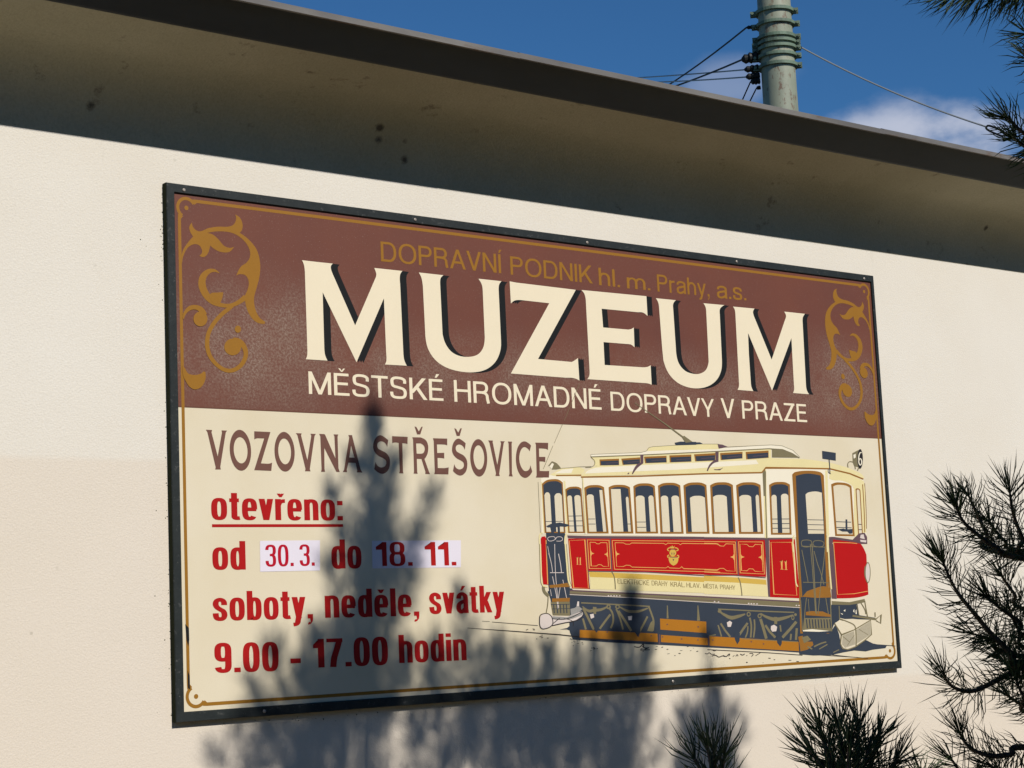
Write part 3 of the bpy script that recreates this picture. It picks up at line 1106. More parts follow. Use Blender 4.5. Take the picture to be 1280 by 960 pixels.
VZ += [z.P(SS), z.P(SS2),
       z.P([(320, 215), (528, 225), (525, 320), (490, 312, 1), (456, 310), (465, 680), (471, 713), (414, 710), (422, 680), (408, 307), (360, 300, 1), (322, 310)]),
       z.P([(588, 230), (700, 232), (770, 270, 1), (800, 340, 1), (797, 430, 1), (775, 488, 1), (752, 520), (810, 685), (826, 722), (762, 720), (765, 690), (712, 520), (650, 518), (655, 690), (661, 717), (607, 715), (613, 685), (600, 260)],
           [(640, 312), (700, 312), (745, 345, 1), (755, 395, 1), (735, 440, 1), (690, 450), (648, 448)]),
       z.P([(620, 85), (645, 95), (676, 152), (710, 92), (729, 88), (696, 192), (654, 192)]),
       z.P([(865, 243), (1055, 248), (1055, 338), (1020, 328, 1), (918, 325), (922, 440), (1015, 437), (1015, 515), (985, 508, 1), (926, 505), (930, 640), (1020, 642), (1075, 632), (1070, 726), (882, 722), (890, 690), (875, 280)]),
       z.P([(1150, 110), (1172, 118), (1202, 168), (1230, 112), (1250, 110), (1221, 213), (1182, 212)])]
z = Zoom(570, 535, 10.667)
VZ += [z.E(302, 398, 113, 250, .03, (304, 392, 72, 162, .04)),
       z.P([(428, 165), (490, 167), (488, 190), (550, 492), (600, 205), (590, 175), (650, 178), (635, 200), (575, 610), (583, 641), (524, 639), (533, 605), (445, 195)]),
       z.P([(690, 180), (748, 182), (741, 205), (745, 610), (756, 646), (702, 643), (712, 610), (700, 205)]),
       z.P([(1000, 235), (980, 312), (955, 275, 1), (905, 255, 1), (862, 300, 1), (842, 400, 1), (860, 500, 1), (905, 568, 1), (950, 570, 1), (980, 540, 1), (990, 495), (1016, 580), (975, 640, 1), (920, 665, 1), (860, 632, 1), (815, 540, 1),
            (798, 410, 1), (815, 280, 1), (855, 205, 1), (905, 178, 1), (955, 195, 1)]),
       z.P([(1055, 195), (1228, 198), (1225, 292), (1195, 278, 1), (1105, 272), (1108, 385), (1190, 385), (1188, 455), (1160, 447, 1), (1112, 445), (1115, 572), (1200, 575), (1241, 572), (1238, 661), (1064, 660), (1075, 630), (1065, 225)])]
tag(art('lettering', VZ, m_bline, 4, sign), 'brown flared lettering of the depot name')

# red opening hours
zr = Zoom(255, 610, 6.737)


def red(body, l, r, top, ref='x', pen=None, gap=.075):
    return (body, l, r, top, ref, pen or COND, gap)


o = line('red word with a rule under it', m_red, [red('otevřeno:', (264.2, 649.6), (428.7, 650.6), 622.6)])
art('underline', [zr.P([(67, 305), (1170, 304), (1172, 328), (67, 330)])], m_red, 4, o)
line('red words around the date stickers', m_red, [red('od', (265.7, 712.0), (307.2, 711.9), 684.4), red('do', (414.6, 710.8), (452.1, 710.3), 682.8)])
line('red line naming the open days', m_red, [red('soboty,', (266.1, 776.0), (391.3, 773.0), 747.8), red('neděle,', (406.4, 772.3), (524.1, 769.6), 744.8), red('svátky', (536.9, 767.5), (631, 765.0), 741.2)])
line('red line of opening hours', m_red, [red('9.00', (268.4, 841.0), (348.5, 838.6), 804.0, 'cap'), red('17.00', (391.9, 834.8), (485.3, 830.8), 798.8, 'cap'), red('hodin', (499, 828.9), (583.4, 825.2), 793.6, 'cap'),
                                              red('-', (363.4, 840.5), (376.3, 840.0), 803.0, 'cap')])
m_paper = paint('sticker_paper', (226, 218, 226), .35, .04)
m_red2 = paint('sticker_red', (178, 24, 44), .35, .05)
s1 = tag(art('date_sticker', [zr.P([(470, 445), (975, 440), (975, 695), (472, 705)])], m_paper, 6, sign), 'white sticker with the opening date')
art('digits', sum((word(*a) for a in [red('30.', (331.9, 708.2), (367.0, 707.6), 681.2, 'cap', COND2, .09), red('3.', (374.6, 707.4), (393.3, 707.1), 680.8, 'cap', COND2, .09)]), []), m_red2, 8, s1)
zq = Zoom(430, 660, 5.333)
s2 = tag(art('date_sticker', [zq.P([(185, 85), (778, 82), (778, 262), (188, 270)])], m_paper, 6, sign), 'white sticker with the closing date')
art('digits', sum((word(*a) for a in [red('18.', (470.3, 707.6), (515.7, 707.2), 677.6, 'cap', COND3, .085), red('11.', (531.3, 707.0), (570.3, 706.8), 677.4, 'cap', COND3, .085)]), []), m_red, 8, s2)

# ------------------------------------------------------------------ the painted tram on the panel
tram = empty('tram_painting', (0, 0, 0))
tram.parent = sign
A1, A2, A3, A4 = Zoom(660, 540, 5.818), Zoom(860, 540, 4.923), Zoom(660, 670, 5.818), Zoom(880, 670, 5.333)
T1, T2, T3, T4 = Zoom(664, 560, 8), Zoom(664, 680, 7.389), Zoom(740, 540, 9.846), Zoom(850, 540, 8.533)
T5, T6, T7, T8, T9 = Zoom(980, 550, 6.854), Zoom(980, 680, 6.854), Zoom(740, 730, 9.143), Zoom(870, 730, 9.143), Zoom(730, 660, 7.529)
PX = Zoom(0, 0, 1)
t_body = paint('tram_ivory', (236, 226, 202), .45, .05)
t_yel = paint('tram_pale_yellow', (228, 213, 158), .45, .10)
t_gold = paint('tram_gold', (208, 172, 78), .45, .08)
t_och = paint('tram_ochre', (150, 102, 40), .45, .14)
t_slate = paint('tram_slate', (56, 63, 74), .5, .12)
t_red = paint('tram_red', (180, 25, 25), .4, .07)
t_mauve = paint('tram_mauve', (98, 74, 80), .5, .12)
t_oliv = paint('tram_olive', (124, 114, 84), .5, .15)
t_dark = paint('tram_ink', (46, 42, 42), .5, .15)
t_wood = paint('tram_wood', (172, 112, 30), .45, .12)
t_line = paint('tram_lining', (226, 168, 92), .45, .08)
t_pink = paint('tram_pale_grey', (214, 200, 190), .5, .08)
t_board = m_board


def tp(name, items, mat, layer):
    if len(items) > 9:
        return art(name, items, mat, layer, tram)
    os_ = [art(name, [i], mat, layer, tram) for i in items]
    return os_[0]


# --- bodywork
tp('body', [PX.P([(676, 598), (690, 593), (727, 596), (880, 591.5), (952, 590.5), (957, 584.8), (1037, 585), (1062, 591.5), (1079, 598.5), (1082, 640), (1083, 672), (1040, 671), (956, 672), (880, 671), (677, 667)])], t_body, 3)
tp('body_shade', [T5.P([(392, 262), (450, 268), (560, 296, 1), (640, 330, 1), (682, 352), (692, 420), (704, 790), (640, 830), (600, 830), (598, 420), (575, 385, 1), (500, 350, 1), (420, 345, 1), (385, 330)]),
                   T5.P([(360, 810), (385, 800), (372, 260), (352, 262)]), A2.P([(462, 240), (480, 232), (490, 660), (472, 660)]),
                   T1.P([(322, 330), (340, 330), (372, 850), (350, 850)]), T1.P([(505, 290), (520, 290), (556, 850), (534, 850)]), T1.P([(98, 340), (112, 345), (135, 850), (122, 850)])], t_yel, 4)
tp('corner_post', [T4.P([(878, 430), (905, 395), (916, 430), (916, 683), (890, 683)]), A2.R([(470, 250), (478, 450), (484, 660)], 7), A1.R([(392, 330), (402, 520), (414, 745)], 3), T1.R([(68, 340), (80, 600), (92, 850)], 4)], t_oliv, 5)
# --- roof
tp('roof', [T1.P([(186, 270), (300, 205), (480, 192), (540, 215), (500, 275), (480, 283), (250, 283)]),
            PX.P([(726, 595.5), (730.5, 590), (741, 584), (749, 582), (800, 580), (850, 578.1), (893.4, 575.2), (932, 574), (961, 572.2), (956.5, 584.5), (952, 590), (850, 592.3)]),
            PX.P([(956.5, 584.5), (961, 572.2), (970, 573), (1000, 573.5), (1015, 574.8), (1037, 578.5, 1), (1056, 583.6, 1), (1067.5, 588, 1), (1076.3, 592.3, 1), (1080, 597), (1078, 599), (1061.7, 592, 1), (1037, 586, 1), (1000, 585.2)])], t_yel, 4)
tp('roof_light', [PX.P([(731, 592), (735, 588, 1), (745, 584.5), (800, 581.5), (890, 577.5), (945, 575), (948, 580), (850, 587), (760, 590.5)]), T1.P([(230, 255), (310, 215), (420, 205), (400, 250)])], t_body, 5)
tp('eave_line', [PX.R([(695, 594.4), (726.5, 594.0)], 1.6, sm=False), PX.R([(726, 596.4), (800, 595.2), (880, 592.2), (952, 590.8), (957, 584.8), (1000, 585.2), (1037, 586), (1062, 592), (1079, 599)], 1.9, sm=False)], t_och, 6)
tp('clerestory', [PX.P([(738.2, 569.5), (801, 567.2), (893.4, 562.8), (963.5, 558), (963.5, 572.6), (932, 575), (893, 576.5), (800, 580.5), (742, 582.6), (743, 578, 1), (740, 573, 1)])], t_yel, 5)
tp('clerestory_roof', [PX.P([(738.2, 567.5), (801, 565.2), (808, 563.5), (893, 560), (908, 559.5), (963.7, 556.4), (976, 557.2, 1), (990, 562.5, 1), (999.5, 571), (998, 572.4), (990.5, 567, 1), (978, 562.4, 1), (964, 560.6), (893.4, 564.2), (801, 568.4), (738.2, 571)])], t_body, 6)
tp('roof_deck', [PX.P([(808, 563.9), (810, 559.8), (815, 558.4), (841.6, 556.8), (878, 555.2), (896.9, 555.2), (909.8, 558.8), (897, 561.5), (850, 562.4)])], t_yel, 7)
tp('front_hood', [T4.P([(980, 178), (1090, 194, 1), (1195, 232, 1), (1262, 274), (980, 271)])], t_oliv, 7)
tp('roof_outline', [PX.R([(738.2, 568), (801, 565.6), (808, 563.7), (811, 559.5), (816, 558.4), (842, 556.7), (878, 555.1), (897, 555.1), (909, 558.8), (963.7, 556.2), (977, 557.2), (991, 563), (999.5, 571.5)], .55, sm=False),
                    PX.R([(738.2, 571.2), (801, 568.8), (893.4, 564.4), (961, 560.9), (978, 562), (990, 566.8), (999, 572.5)], 1.25, sm=False), T1.R([(595, 75), (600, 95), (630, 125), (632, 165), (600, 190), (540, 195)], 5),
                    T1.R([(300, 203), (400, 196), (480, 188), (600, 185)], 4, sm=False)], t_oliv, 8)
tp('roof_rib', [T3.P([(592, 278), (630, 280), (630, 385), (560, 440, 1), (500, 518), (488, 518), (510, 460, 1), (545, 405, 1), (595, 375)]),
                T4.P([(375, 208), (410, 213), (408, 318), (360, 332, 1), (320, 370, 1), (295, 417), (283, 414), (310, 350, 1), (350, 310, 1), (378, 295)]),
                T4.P([(398, 128), (450, 135), (512, 160), (410, 178)]), T4.P([(358, 396), (395, 398), (430, 392), (460, 380), (425, 408), (370, 406)]), T3.P([(430, 515), (450, 498), (460, 508), (445, 520)])], t_mauve, 9)
wq = [(T3, (90, 338), (330, 328), (332, 408), (95, 412)), (T3, (358, 328), (590, 312), (592, 395), (375, 405)), (T3, (638, 303), (915, 293), (918, 375), (650, 385)), (T3, (950, 288), (1220, 278), (1222, 365), (955, 375)),
      (T4, (148, 238), (375, 225), (375, 305), (160, 314)), (T4, (425, 225), (665, 212), (665, 282), (432, 300)), (T4, (698, 213), (942, 198), (944, 275), (705, 292))]
for Zz, a, b, c, d in wq:
    L = lambda p, q, t: (p[0] + (q[0] - p[0]) * t, p[1] + (q[1] - p[1]) * t)
    fr = tp('vent_window', [Zz.P([a, b, c, d])], t_och, 7)
    ia, ib, ic, id_ = L(a, d, .28), L(b, c, .28), L(c, b, .04), L(d, a, .04)
    art('pane', [Zz.P([L(ia, ib, .05), L(ib, ia, .02), L(ic, id_, .02), L(id_, ic, .06)])], t_slate, 8, fr)
    m_ = L(L(ia, ib, .48), L(id_, ic, .48), .5)
    art('glint', [Zz.R([L(L(ia, ib, .3), L(id_, ic, .3), .55), L(L(ia, ib, .95), L(id_, ic, .95), .45)], 6, sm=False)], t_mauve, 9, fr)
# --- trolley pole, route disc, plates
tp('trolley', [T3.P([(1015, 132), (1085, 118), (1280, 122), (1280, 158), (1030, 165)]), T4.P([(0, 112), (210, 110), (242, 126), (100, 138), (0, 140)])], t_slate, 9)
tp('trolley_pole', [T3.P([(1105, 65), (1130, 46), (1235, 122), (1150, 132)]), PX.R([(793, 503.5, .7), (830, 529, 1.2), (857, 549, 1.9)], 1, sm=False)], t_oliv, 10)
tp('trolley_rope', [PX.R([(679, 586, .5), (691, 557, .45)], .5, sm=False), PX.R([(692.5, 554, .4), (703, 530, .5)], .5, sm=False), PX.R([(705, 526, .4), (724, 480, .5)], .5, sm=False)], t_oliv, 10)
tp('roof_lamp', [T1.P([(165, 182), (205, 132), (250, 150, 1), (280, 180, 1), (300, 206), (250, 215), (205, 215), (215, 175)])], t_oliv, 5)
tp('lamp_light', [T1.P([(180, 185), (207, 150), (225, 160), (205, 210)])], t_body, 6)
tp('destination_plate', [T5.P([(325, 93), (442, 110), (442, 177), (328, 160)]), T5.R([(385, 168), (390, 240), (392, 285)], 8), T5.R([(378, 250), (380, 278), (400, 290)], 6)], t_slate, 8)
o = tp('route_disc', [T5.P([(585, 112), (632, 88), (660, 80), (660, 240), (600, 222), (588, 190)]), T5.R([(548, 235), (545, 205), (560, 186), (590, 190)], 7), T5.R([(606, 215), (610, 250)], 8, sm=False), T5.R([(640, 235), (628, 262)], 8, sm=False)], t_oliv, 8)
art('disc_face', [T5.E(650, 162, 24, 84)], t_dark, 9, o)
art('disc_light', [T5.P([(592, 128), (612, 118), (612, 150), (596, 160)])], t_body, 9, o)
six = [(640 + (p[0] - 78) * .56, 205 - p[1] * .97) for p in ((0, 0),)]
art('route_number', [T5.R([(662, 108), (648, 112), (638, 150), (640, 195), (652, 214), (663, 195), (660, 170), (650, 160), (641, 178)], 8.5)], t_body, 10, o)


def window(zm, tl, tr, br, bl, arch, ft, panes, rails=(), slate=True, name='window'):
    """arched frame, dark inside, pale lights seen through it"""
    def L(s, t):
        a = (tl[0] + (bl[0] - tl[0]) * t, tl[1] + (bl[1] - tl[1]) * t)
        b = (tr[0] + (br[0] - tr[0]) * t, tr[1] + (br[1] - tr[1]) * t)
        return (a[0] + (b[0] - a[0]) * s, a[1] + (b[1] - a[1]) * s)
    w = tr[0] - tl[0]
    h = bl[1] - tl[1]
    fx_, fy_ = ft / w, ft / h

    def arched(s0, s1, t0, t1, ar):
        p0, p1, pm = L(s0, t0), L(s1, t0), L((s0 + s1) / 2, t0)
        q0, q1 = L(s0 + (s1 - s0) * .22, t0), L(s0 + (s1 - s0) * .78, t0)
        return [p0, (q0[0], q0[1] - ar * .82, 1), (pm[0], pm[1] - ar, 1), (q1[0], q1[1] - ar * .82, 1), p1, L(s1, t1), L(s0, t1)]
    fr = tp(name, [zm.P(arched(0, 1, 0, 1, arch))], t_och, 6)
    art('opening', [zm.P(arched(fx_, 1 - fx_, fy_, 1 - fy_, arch * .8))], t_slate if slate else t_board, 7, fr)
    it = []
    I = lambda v: fx_ + v * (1 - 2 * fx_)
    J = lambda v: fy_ + v * (1 - 2 * fy_)
    for (s0, s1, t0) in panes:
        it.append(zm.P(arched(I(s0), I(s1), J(t0), J(1), arch * .7 if t0 > .02 else 0)))
    if it:
        art('light', it, t_board, 8, fr)
    rl = []
    for (s0, s1, t) in rails:
        rl.append(zm.R([L(I(s0), J(t)), L(I(s1), J(t))], 4.5, sm=False))
    if rl:
        art('rail', rl, t_slate, 9, fr)
    return fr


window(A1, (100, 378), (252, 368), (272, 735), (120, 735), 30, 9, [(.03, .34, .22), (.57, .97, .25)], [(.03, .95, .78), (.03, .95, .88)], name='door_window')
window(A1, (270, 418), (388, 412), (412, 735), (292, 735), 18, 10, [(.0, .34, .16), (.52, .97, .16)], [(0, 1, .62), (0, 1, .74), (0, 1, .86)])
window(A1, (408, 405), (552, 402), (586, 738), (430, 738), 18, 13, [(.0, .42, .16), (.80, .98, .02)], [(0, .4, .70), (0, .4, .82)])
window(A1, (585, 402), (740, 402), (766, 738), (605, 738), 18, 13, [(.02, .56, .0), (.82, .97, .22)], [(.8, 1, .82)])
window(A1, (765, 394), (921, 392), (946, 738), (780, 738), 20, 13, [(.0, .48, .22), (.70, .98, .22)], [(0, .47, .78), (0, .47, .9)])
window(A1, (944, 390), (1106, 388), (1131, 740), (962, 740), 20, 13, [(.02, .40, .23), (.58, .98, .23)])
window(T4, (35, 570), (280, 565), (314, 1085), (64, 1085), 30, 20, [(.20, .97, .24)])
window(A2, (135, 328), (275, 326), (292, 627), (150, 627), 18, 12, [(.02, .74, .22)])
window(A2, (295, 328), (445, 326), (462, 627), (313, 627), 18, 12, [(.02, .60, .22), (.82, .98, .22)])
window(A2, (498, 326), (626, 324), (637, 632), (510, 632), 18, 11, [(.0, .30, .22), (.56, .98, .20)], [(0, 1, .70), (0, 1, .80), (0, 1, .90)])
fw = window(A2, (880, 322), (1005, 332), (1025, 642), (905, 640), 16, 12, [], [(0, .95, .74), (0, .95, .86)], slate=False)
art('controller', [T5.P([(455, 765), (510, 758), (525, 765), (525, 680), (540, 680), (542, 765), (585, 762), (585, 800), (560, 805), (540, 785), (500, 785), (470, 772)])], t_slate, 9, fw)
window(A2, (1030, 352), (1060, 358), (1076, 640), (1046, 640), 8, 6, [], [(0, 1, .76), (0, 1, .88)], slate=False)
tp('windscreen_post', [T5.R([(672, 380), (685, 600), (690, 790)], 7), T5.R([(690, 370), (702, 580), (706, 760)], 4)], t_och, 7)
tp('sill_box', [T5.P([(640, 800), (690, 795), (710, 830), (712, 890), (660, 890), (600, 875), (590, 850)]), T5.P([(385, 832), (420, 830), (640, 862), (640, 880), (420, 852), (400, 960), (385, 960)])], t_mauve, 7)
tp('sill_glint', [T5.P([(655, 812), (680, 808), (690, 850), (650, 840)]), T5.P([(650, 855), (705, 860), (700, 878), (655, 872)])], t_pink, 8)
# front platform door
dr = tp('door', [A2.P([(640, 262), (660, 246, 1), (735, 238, 1), (810, 246, 1), (835, 268), (866, 960), (868, 1240), (690, 1240), (680, 900)])], t_och, 6)
art('doorway', [A2.P([(662, 270), (735, 256, 1), (815, 268), (832, 420), (850, 960), (852, 1290), (708, 1290), (690, 900)])], t_slate, 7, dr)
art('light', [A2.P([(722, 385), (740, 372, 1), (785, 366, 1), (822, 374), (836, 626), (738, 626)])], t_board, 8, dr)
art('rail', [A2.R([(733, 540), (834, 542)], 4, sm=False), A2.R([(735, 570), (836, 572)], 4, sm=False), A2.R([(737, 601), (838, 603)], 4, sm=False)], t_slate, 9, dr)

# --- red panels, lining, crest
tp('waist_line', [A1.P([(285, 752), (420, 756), (1280, 762), (1280, 780), (420, 776), (290, 772)]), A2.P([(98, 647), (480, 652), (640, 652), (640, 668), (480, 668), (98, 665)])], t_mauve, 4)
rp = tp('red_panel', [PX.P([(710, 673.2), (733.5, 673.2), (736.5, 736.2), (714.8, 735.5)]), PX.P([(733.5, 673.2), (956.5, 675), (957.5, 721), (880, 718.2), (735, 713.2)]),
                      A4.P([(436, 25), (590, 20), (605, 22), (640, 415), (440, 407)]), A4.P([(857, 22), (985, 28), (1040, 48, 1), (1082, 125), (1095, 390), (1060, 402, 1), (1000, 412, 1), (885, 416)]),
                      A3.P([(92, 20), (100, 5), (122, 2), (140, 30), (152, 355), (110, 352), (98, 250)])], t_red, 5)
tp('panel_seam', [T9.R([(247, 100), (262, 400)], 12, sm=False), T9.R([(22, 100), (30, 300), (52, 575)], 5, sm=False), A4.R([(216, 30), (228, 265)], 8, sm=False), A4.P([(404, 20), (432, 20), (440, 405), (428, 405)]), A3.R([(430, 255), (860, 262), (1280, 288)], 7, sm=False), A4.R([(0, 262), (200, 262), (410, 278)], 6, sm=False)], t_mauve, 6)
W1 = 5.5
ln = [T9.R([(30, 112), (234, 116), (249, 383), (48, 381)], W1, True, False), T9.R([(264, 118), (760, 122), (1280, 128)], W1, sm=False), T9.R([(264, 118), (286, 390)], W1, sm=False), T9.R([(286, 388), (700, 398), (1280, 416)], W1, sm=False),
      A4.R([(0, 36), (208, 40), (219, 252), (100, 246), (0, 240)], 4, sm=False), A4.R([(229, 38), (390, 40), (402, 254), (240, 246)], 4, True, False),
      T9.R([(54, 134), (105, 136), (118, 148), (140, 150), (155, 138), (214, 138)], W1 - .5, sm=False), T9.R([(214, 138), (229, 362), (180, 362), (160, 346), (135, 344), (115, 358), (66, 358), (54, 134)], W1 - .5, sm=False),
      T9.R([(290, 138), (370, 140), (390, 152), (430, 153), (445, 141), (750, 145), (768, 157), (785, 143), (890, 146), (905, 157), (922, 145), (1240, 150), (1280, 165)], W1 - .5, sm=False),
      T9.R([(290, 138), (306, 362), (370, 362), (395, 350), (430, 352), (450, 368), (770, 376), (790, 362), (805, 376), (900, 380), (918, 364), (935, 382), (1255, 392), (1280, 380)], W1 - .5, sm=False),
      A4.R([(0, 48), (88, 50), (105, 66), (130, 68), (145, 52), (198, 54), (206, 235), (150, 232), (130, 216), (105, 216), (85, 230), (0, 226)], 3.6, sm=False),
      A4.R([(238, 54), (285, 56), (300, 70), (325, 72), (340, 56), (382, 58), (392, 238), (340, 236), (325, 220), (300, 218), (285, 232), (248, 230)], 3.6, True, False),
      A4.R([(445, 42), (585, 42), (618, 396), (465, 388)], 3.6, True, False), A4.R([(860, 42), (980, 46), (1020, 50)], 4, sm=False), A4.R([(862, 42), (888, 390), (1000, 385), (1090, 368)], 4, sm=False),
      A3.R([(298, 34), (412, 28), (438, 380), (330, 376)], 4, True, False), A3.R([(130, 30), (142, 350)], 6, sm=False)]
for (zm, x, y, s, d) in ((T9, 62, 240, 30, 1), (T9, 220, 248, 30, -1), (T9, 298, 245, 34, 1), (A4, 200, 140, 24, -1), (A4, 242, 140, 24, 1), (A4, 386, 142, 24, -1)):
    ln.append(zm.P([(x, y - s), (x + d * s * .35, y - s * .3), (x + d * s * 1.1, y), (x + d * s * .35, y + s * .3), (x, y + s)]))
tp('gold_lining', ln, t_line, 7)
tp('fleet_number', [A3.R([(352, 158), (358, 152), (358, 205)], 6, sm=False), A3.R([(372, 160), (378, 153), (379, 207)], 6, sm=False), A3.R([(352, 206), (365, 206)], 4, sm=False), A3.R([(373, 208), (385, 208)], 4, sm=False),
                    A4.R([(506, 172), (516, 163), (518, 220)], 7, sm=False), A4.R([(534, 174), (543, 164), (546, 222)], 7, sm=False), A4.R([(508, 221), (528, 222)], 4, sm=False), A4.R([(536, 223), (554, 224)], 4, sm=False)], t_line, 8)
cr = tp('crest', [T9.P([(795, 268), (886, 272), (884, 310, 1), (868, 338, 1), (840, 354), (812, 336, 1), (797, 305, 1)]), T9.E(834, 234, 32, 34), T9.P([(808, 170), (820, 180), (828, 162), (838, 180), (850, 165), (846, 192), (815, 192)]),
                  T9.R([(800, 215), (784, 205), (795, 190), (815, 185)], 9), T9.R([(866, 215), (884, 205), (872, 190), (852, 186)], 9), T9.R([(800, 255), (786, 262), (790, 280)], 9), T9.R([(872, 258), (888, 262), (886, 282)], 9)], t_gold, 7)
art('crest_mark', [T9.R([(802, 272), (838, 278), (880, 274)], 5), T9.P([(832, 290), (846, 294), (842, 310), (834, 304)]), T9.R([(822, 232), (822, 250)], 5, sm=False), T9.R([(836, 230), (836, 252)], 4, sm=False), T9.R([(850, 232), (848, 250)], 5, sm=False), T9.R([(808, 200), (862, 202)], 5, sm=False)], t_mauve, 8, cr)
# --- skirt with its lettering
tp('skirt', [A3.P([(440, 262), (612, 268), (900, 282), (1280, 302), (1280, 415), (450, 386), (452, 330)]), A4.P([(0, 266), (230, 278), (412, 294), (428, 405), (250, 396), (0, 386)])], t_yel, 5)
tp('skirt_top', [A3.P([(440, 260), (612, 266), (1280, 300), (1280, 335), (616, 304), (450, 298)]), A4.P([(0, 264), (230, 277), (412, 292), (416, 325), (236, 312), (0, 300)])], t_gold, 6)
tp('skirt_seam', [A3.R([(608, 262), (626, 300), (634, 388)], 8), A4.R([(226, 276), (240, 310), (252, 398)], 7)], t_oliv, 7)
tp('skirt_lettering', sum((word(*a) for a in (('ELEKTRICKÉ', (771.7, 729.2), (811.5, 731.6), 723.2, 'cap', COND2, .1), ('DRÁHY', (814.5, 731.6), (834.5, 732.8), 725.7, 'cap', COND2, .1), ('KRÁL.', (838, 733), (856, 734), 727.2, 'cap', COND2, .1),
                                              ('HLAV.', (858, 734), (875.5, 735), 728.2, 'cap', COND2, .1), ('MĚSTA', (879, 735), (897, 736.2), 729.4, 'cap', COND2, .1), ('PRAHY', (900, 736.2), (919, 737.4), 730.6, 'cap', COND2, .1))), []), paint('tram_script', (146, 128, 84), .5, .1), 8)
# --- running gear
tp('truck_shadow', [PX.P([(711, 740), (1000, 757), (1003, 816), (960, 813), (880, 809), (822, 806), (760, 803), (716, 799.5), (712, 790), (711, 765)]),
                    T2.P([(150, 440), (200, 400), (370, 410), (430, 460), (470, 600), (455, 700), (445, 860), (372, 850), (400, 760), (385, 680), (350, 650), (200, 640), (175, 500)]),
                    T2.P([(262, 790), (330, 775), (440, 690), (448, 860), (365, 850), (380, 810), (330, 790)])], t_slate, 4)
tp('sole_bar', [PX.P([(711.6, 737.6), (800, 741.8), (880, 745.6), (1000, 751.8), (1000, 759.6), (880, 752.6), (800, 747.6), (711.6, 743.2)])], t_oliv, 5)
tp('sole_line', [PX.R([(711.6, 738.0), (800, 742.3), (880, 746), (1000, 752.2)], 1.7, sm=False), PX.R([(712, 741.5), (800, 746), (900, 751.3)], .5, sm=False)], t_mauve, 6)
tp('rivets', [PX.R([(711.6, 743.2), (800, 747.7), (880, 752.7), (1000, 759.6)], .7, sm=False)] + [T7.E(x, 132 + x * .01, 9, 7, n=8) for x in (185, 215, 250, 280, 315)] + [T8.E(x, y, 10, 7, n=8) for x, y in ((210, 200), (255, 205), (600, 222), (630, 225), (660, 226), (695, 228), (1145, 245), (1175, 246))], t_pink, 7)
tp('plank', [A3.P([(375, 682), (940, 710), (944, 772), (374, 738)])], t_wood, 6)
tp('plank', [PX.P([(825.9, 793.6), (884.2, 797.6), (884.6, 806.6), (826, 802.6)])], t_wood, 6)
tp('plank', [PX.P([(824.8, 773.2), (882.6, 777), (882.9, 791.4), (825.3, 787)])], t_wood, 6)
tp('plank', [T8.P([(150, 597), (600, 622), (1170, 660), (1176, 768), (600, 734), (155, 704)])], t_wood, 6)
tp('plank_bolts', [T7.E(x, y, 9, 8, n=8) for x, y in ((172, 550), (675, 592), (858, 462), (1210, 490), (805, 605), (1022, 628))] + [T8.E(x, y, 9, 8, n=8) for x, y in ((190, 640), (25, 490), (20, 640), (630, 660), (770, 685))] + [T7.R([(770, 575), (768, 690)], 16, sm=False), T8.R([(140, 600), (142, 700)], 12, sm=False)], t_mauve, 7)
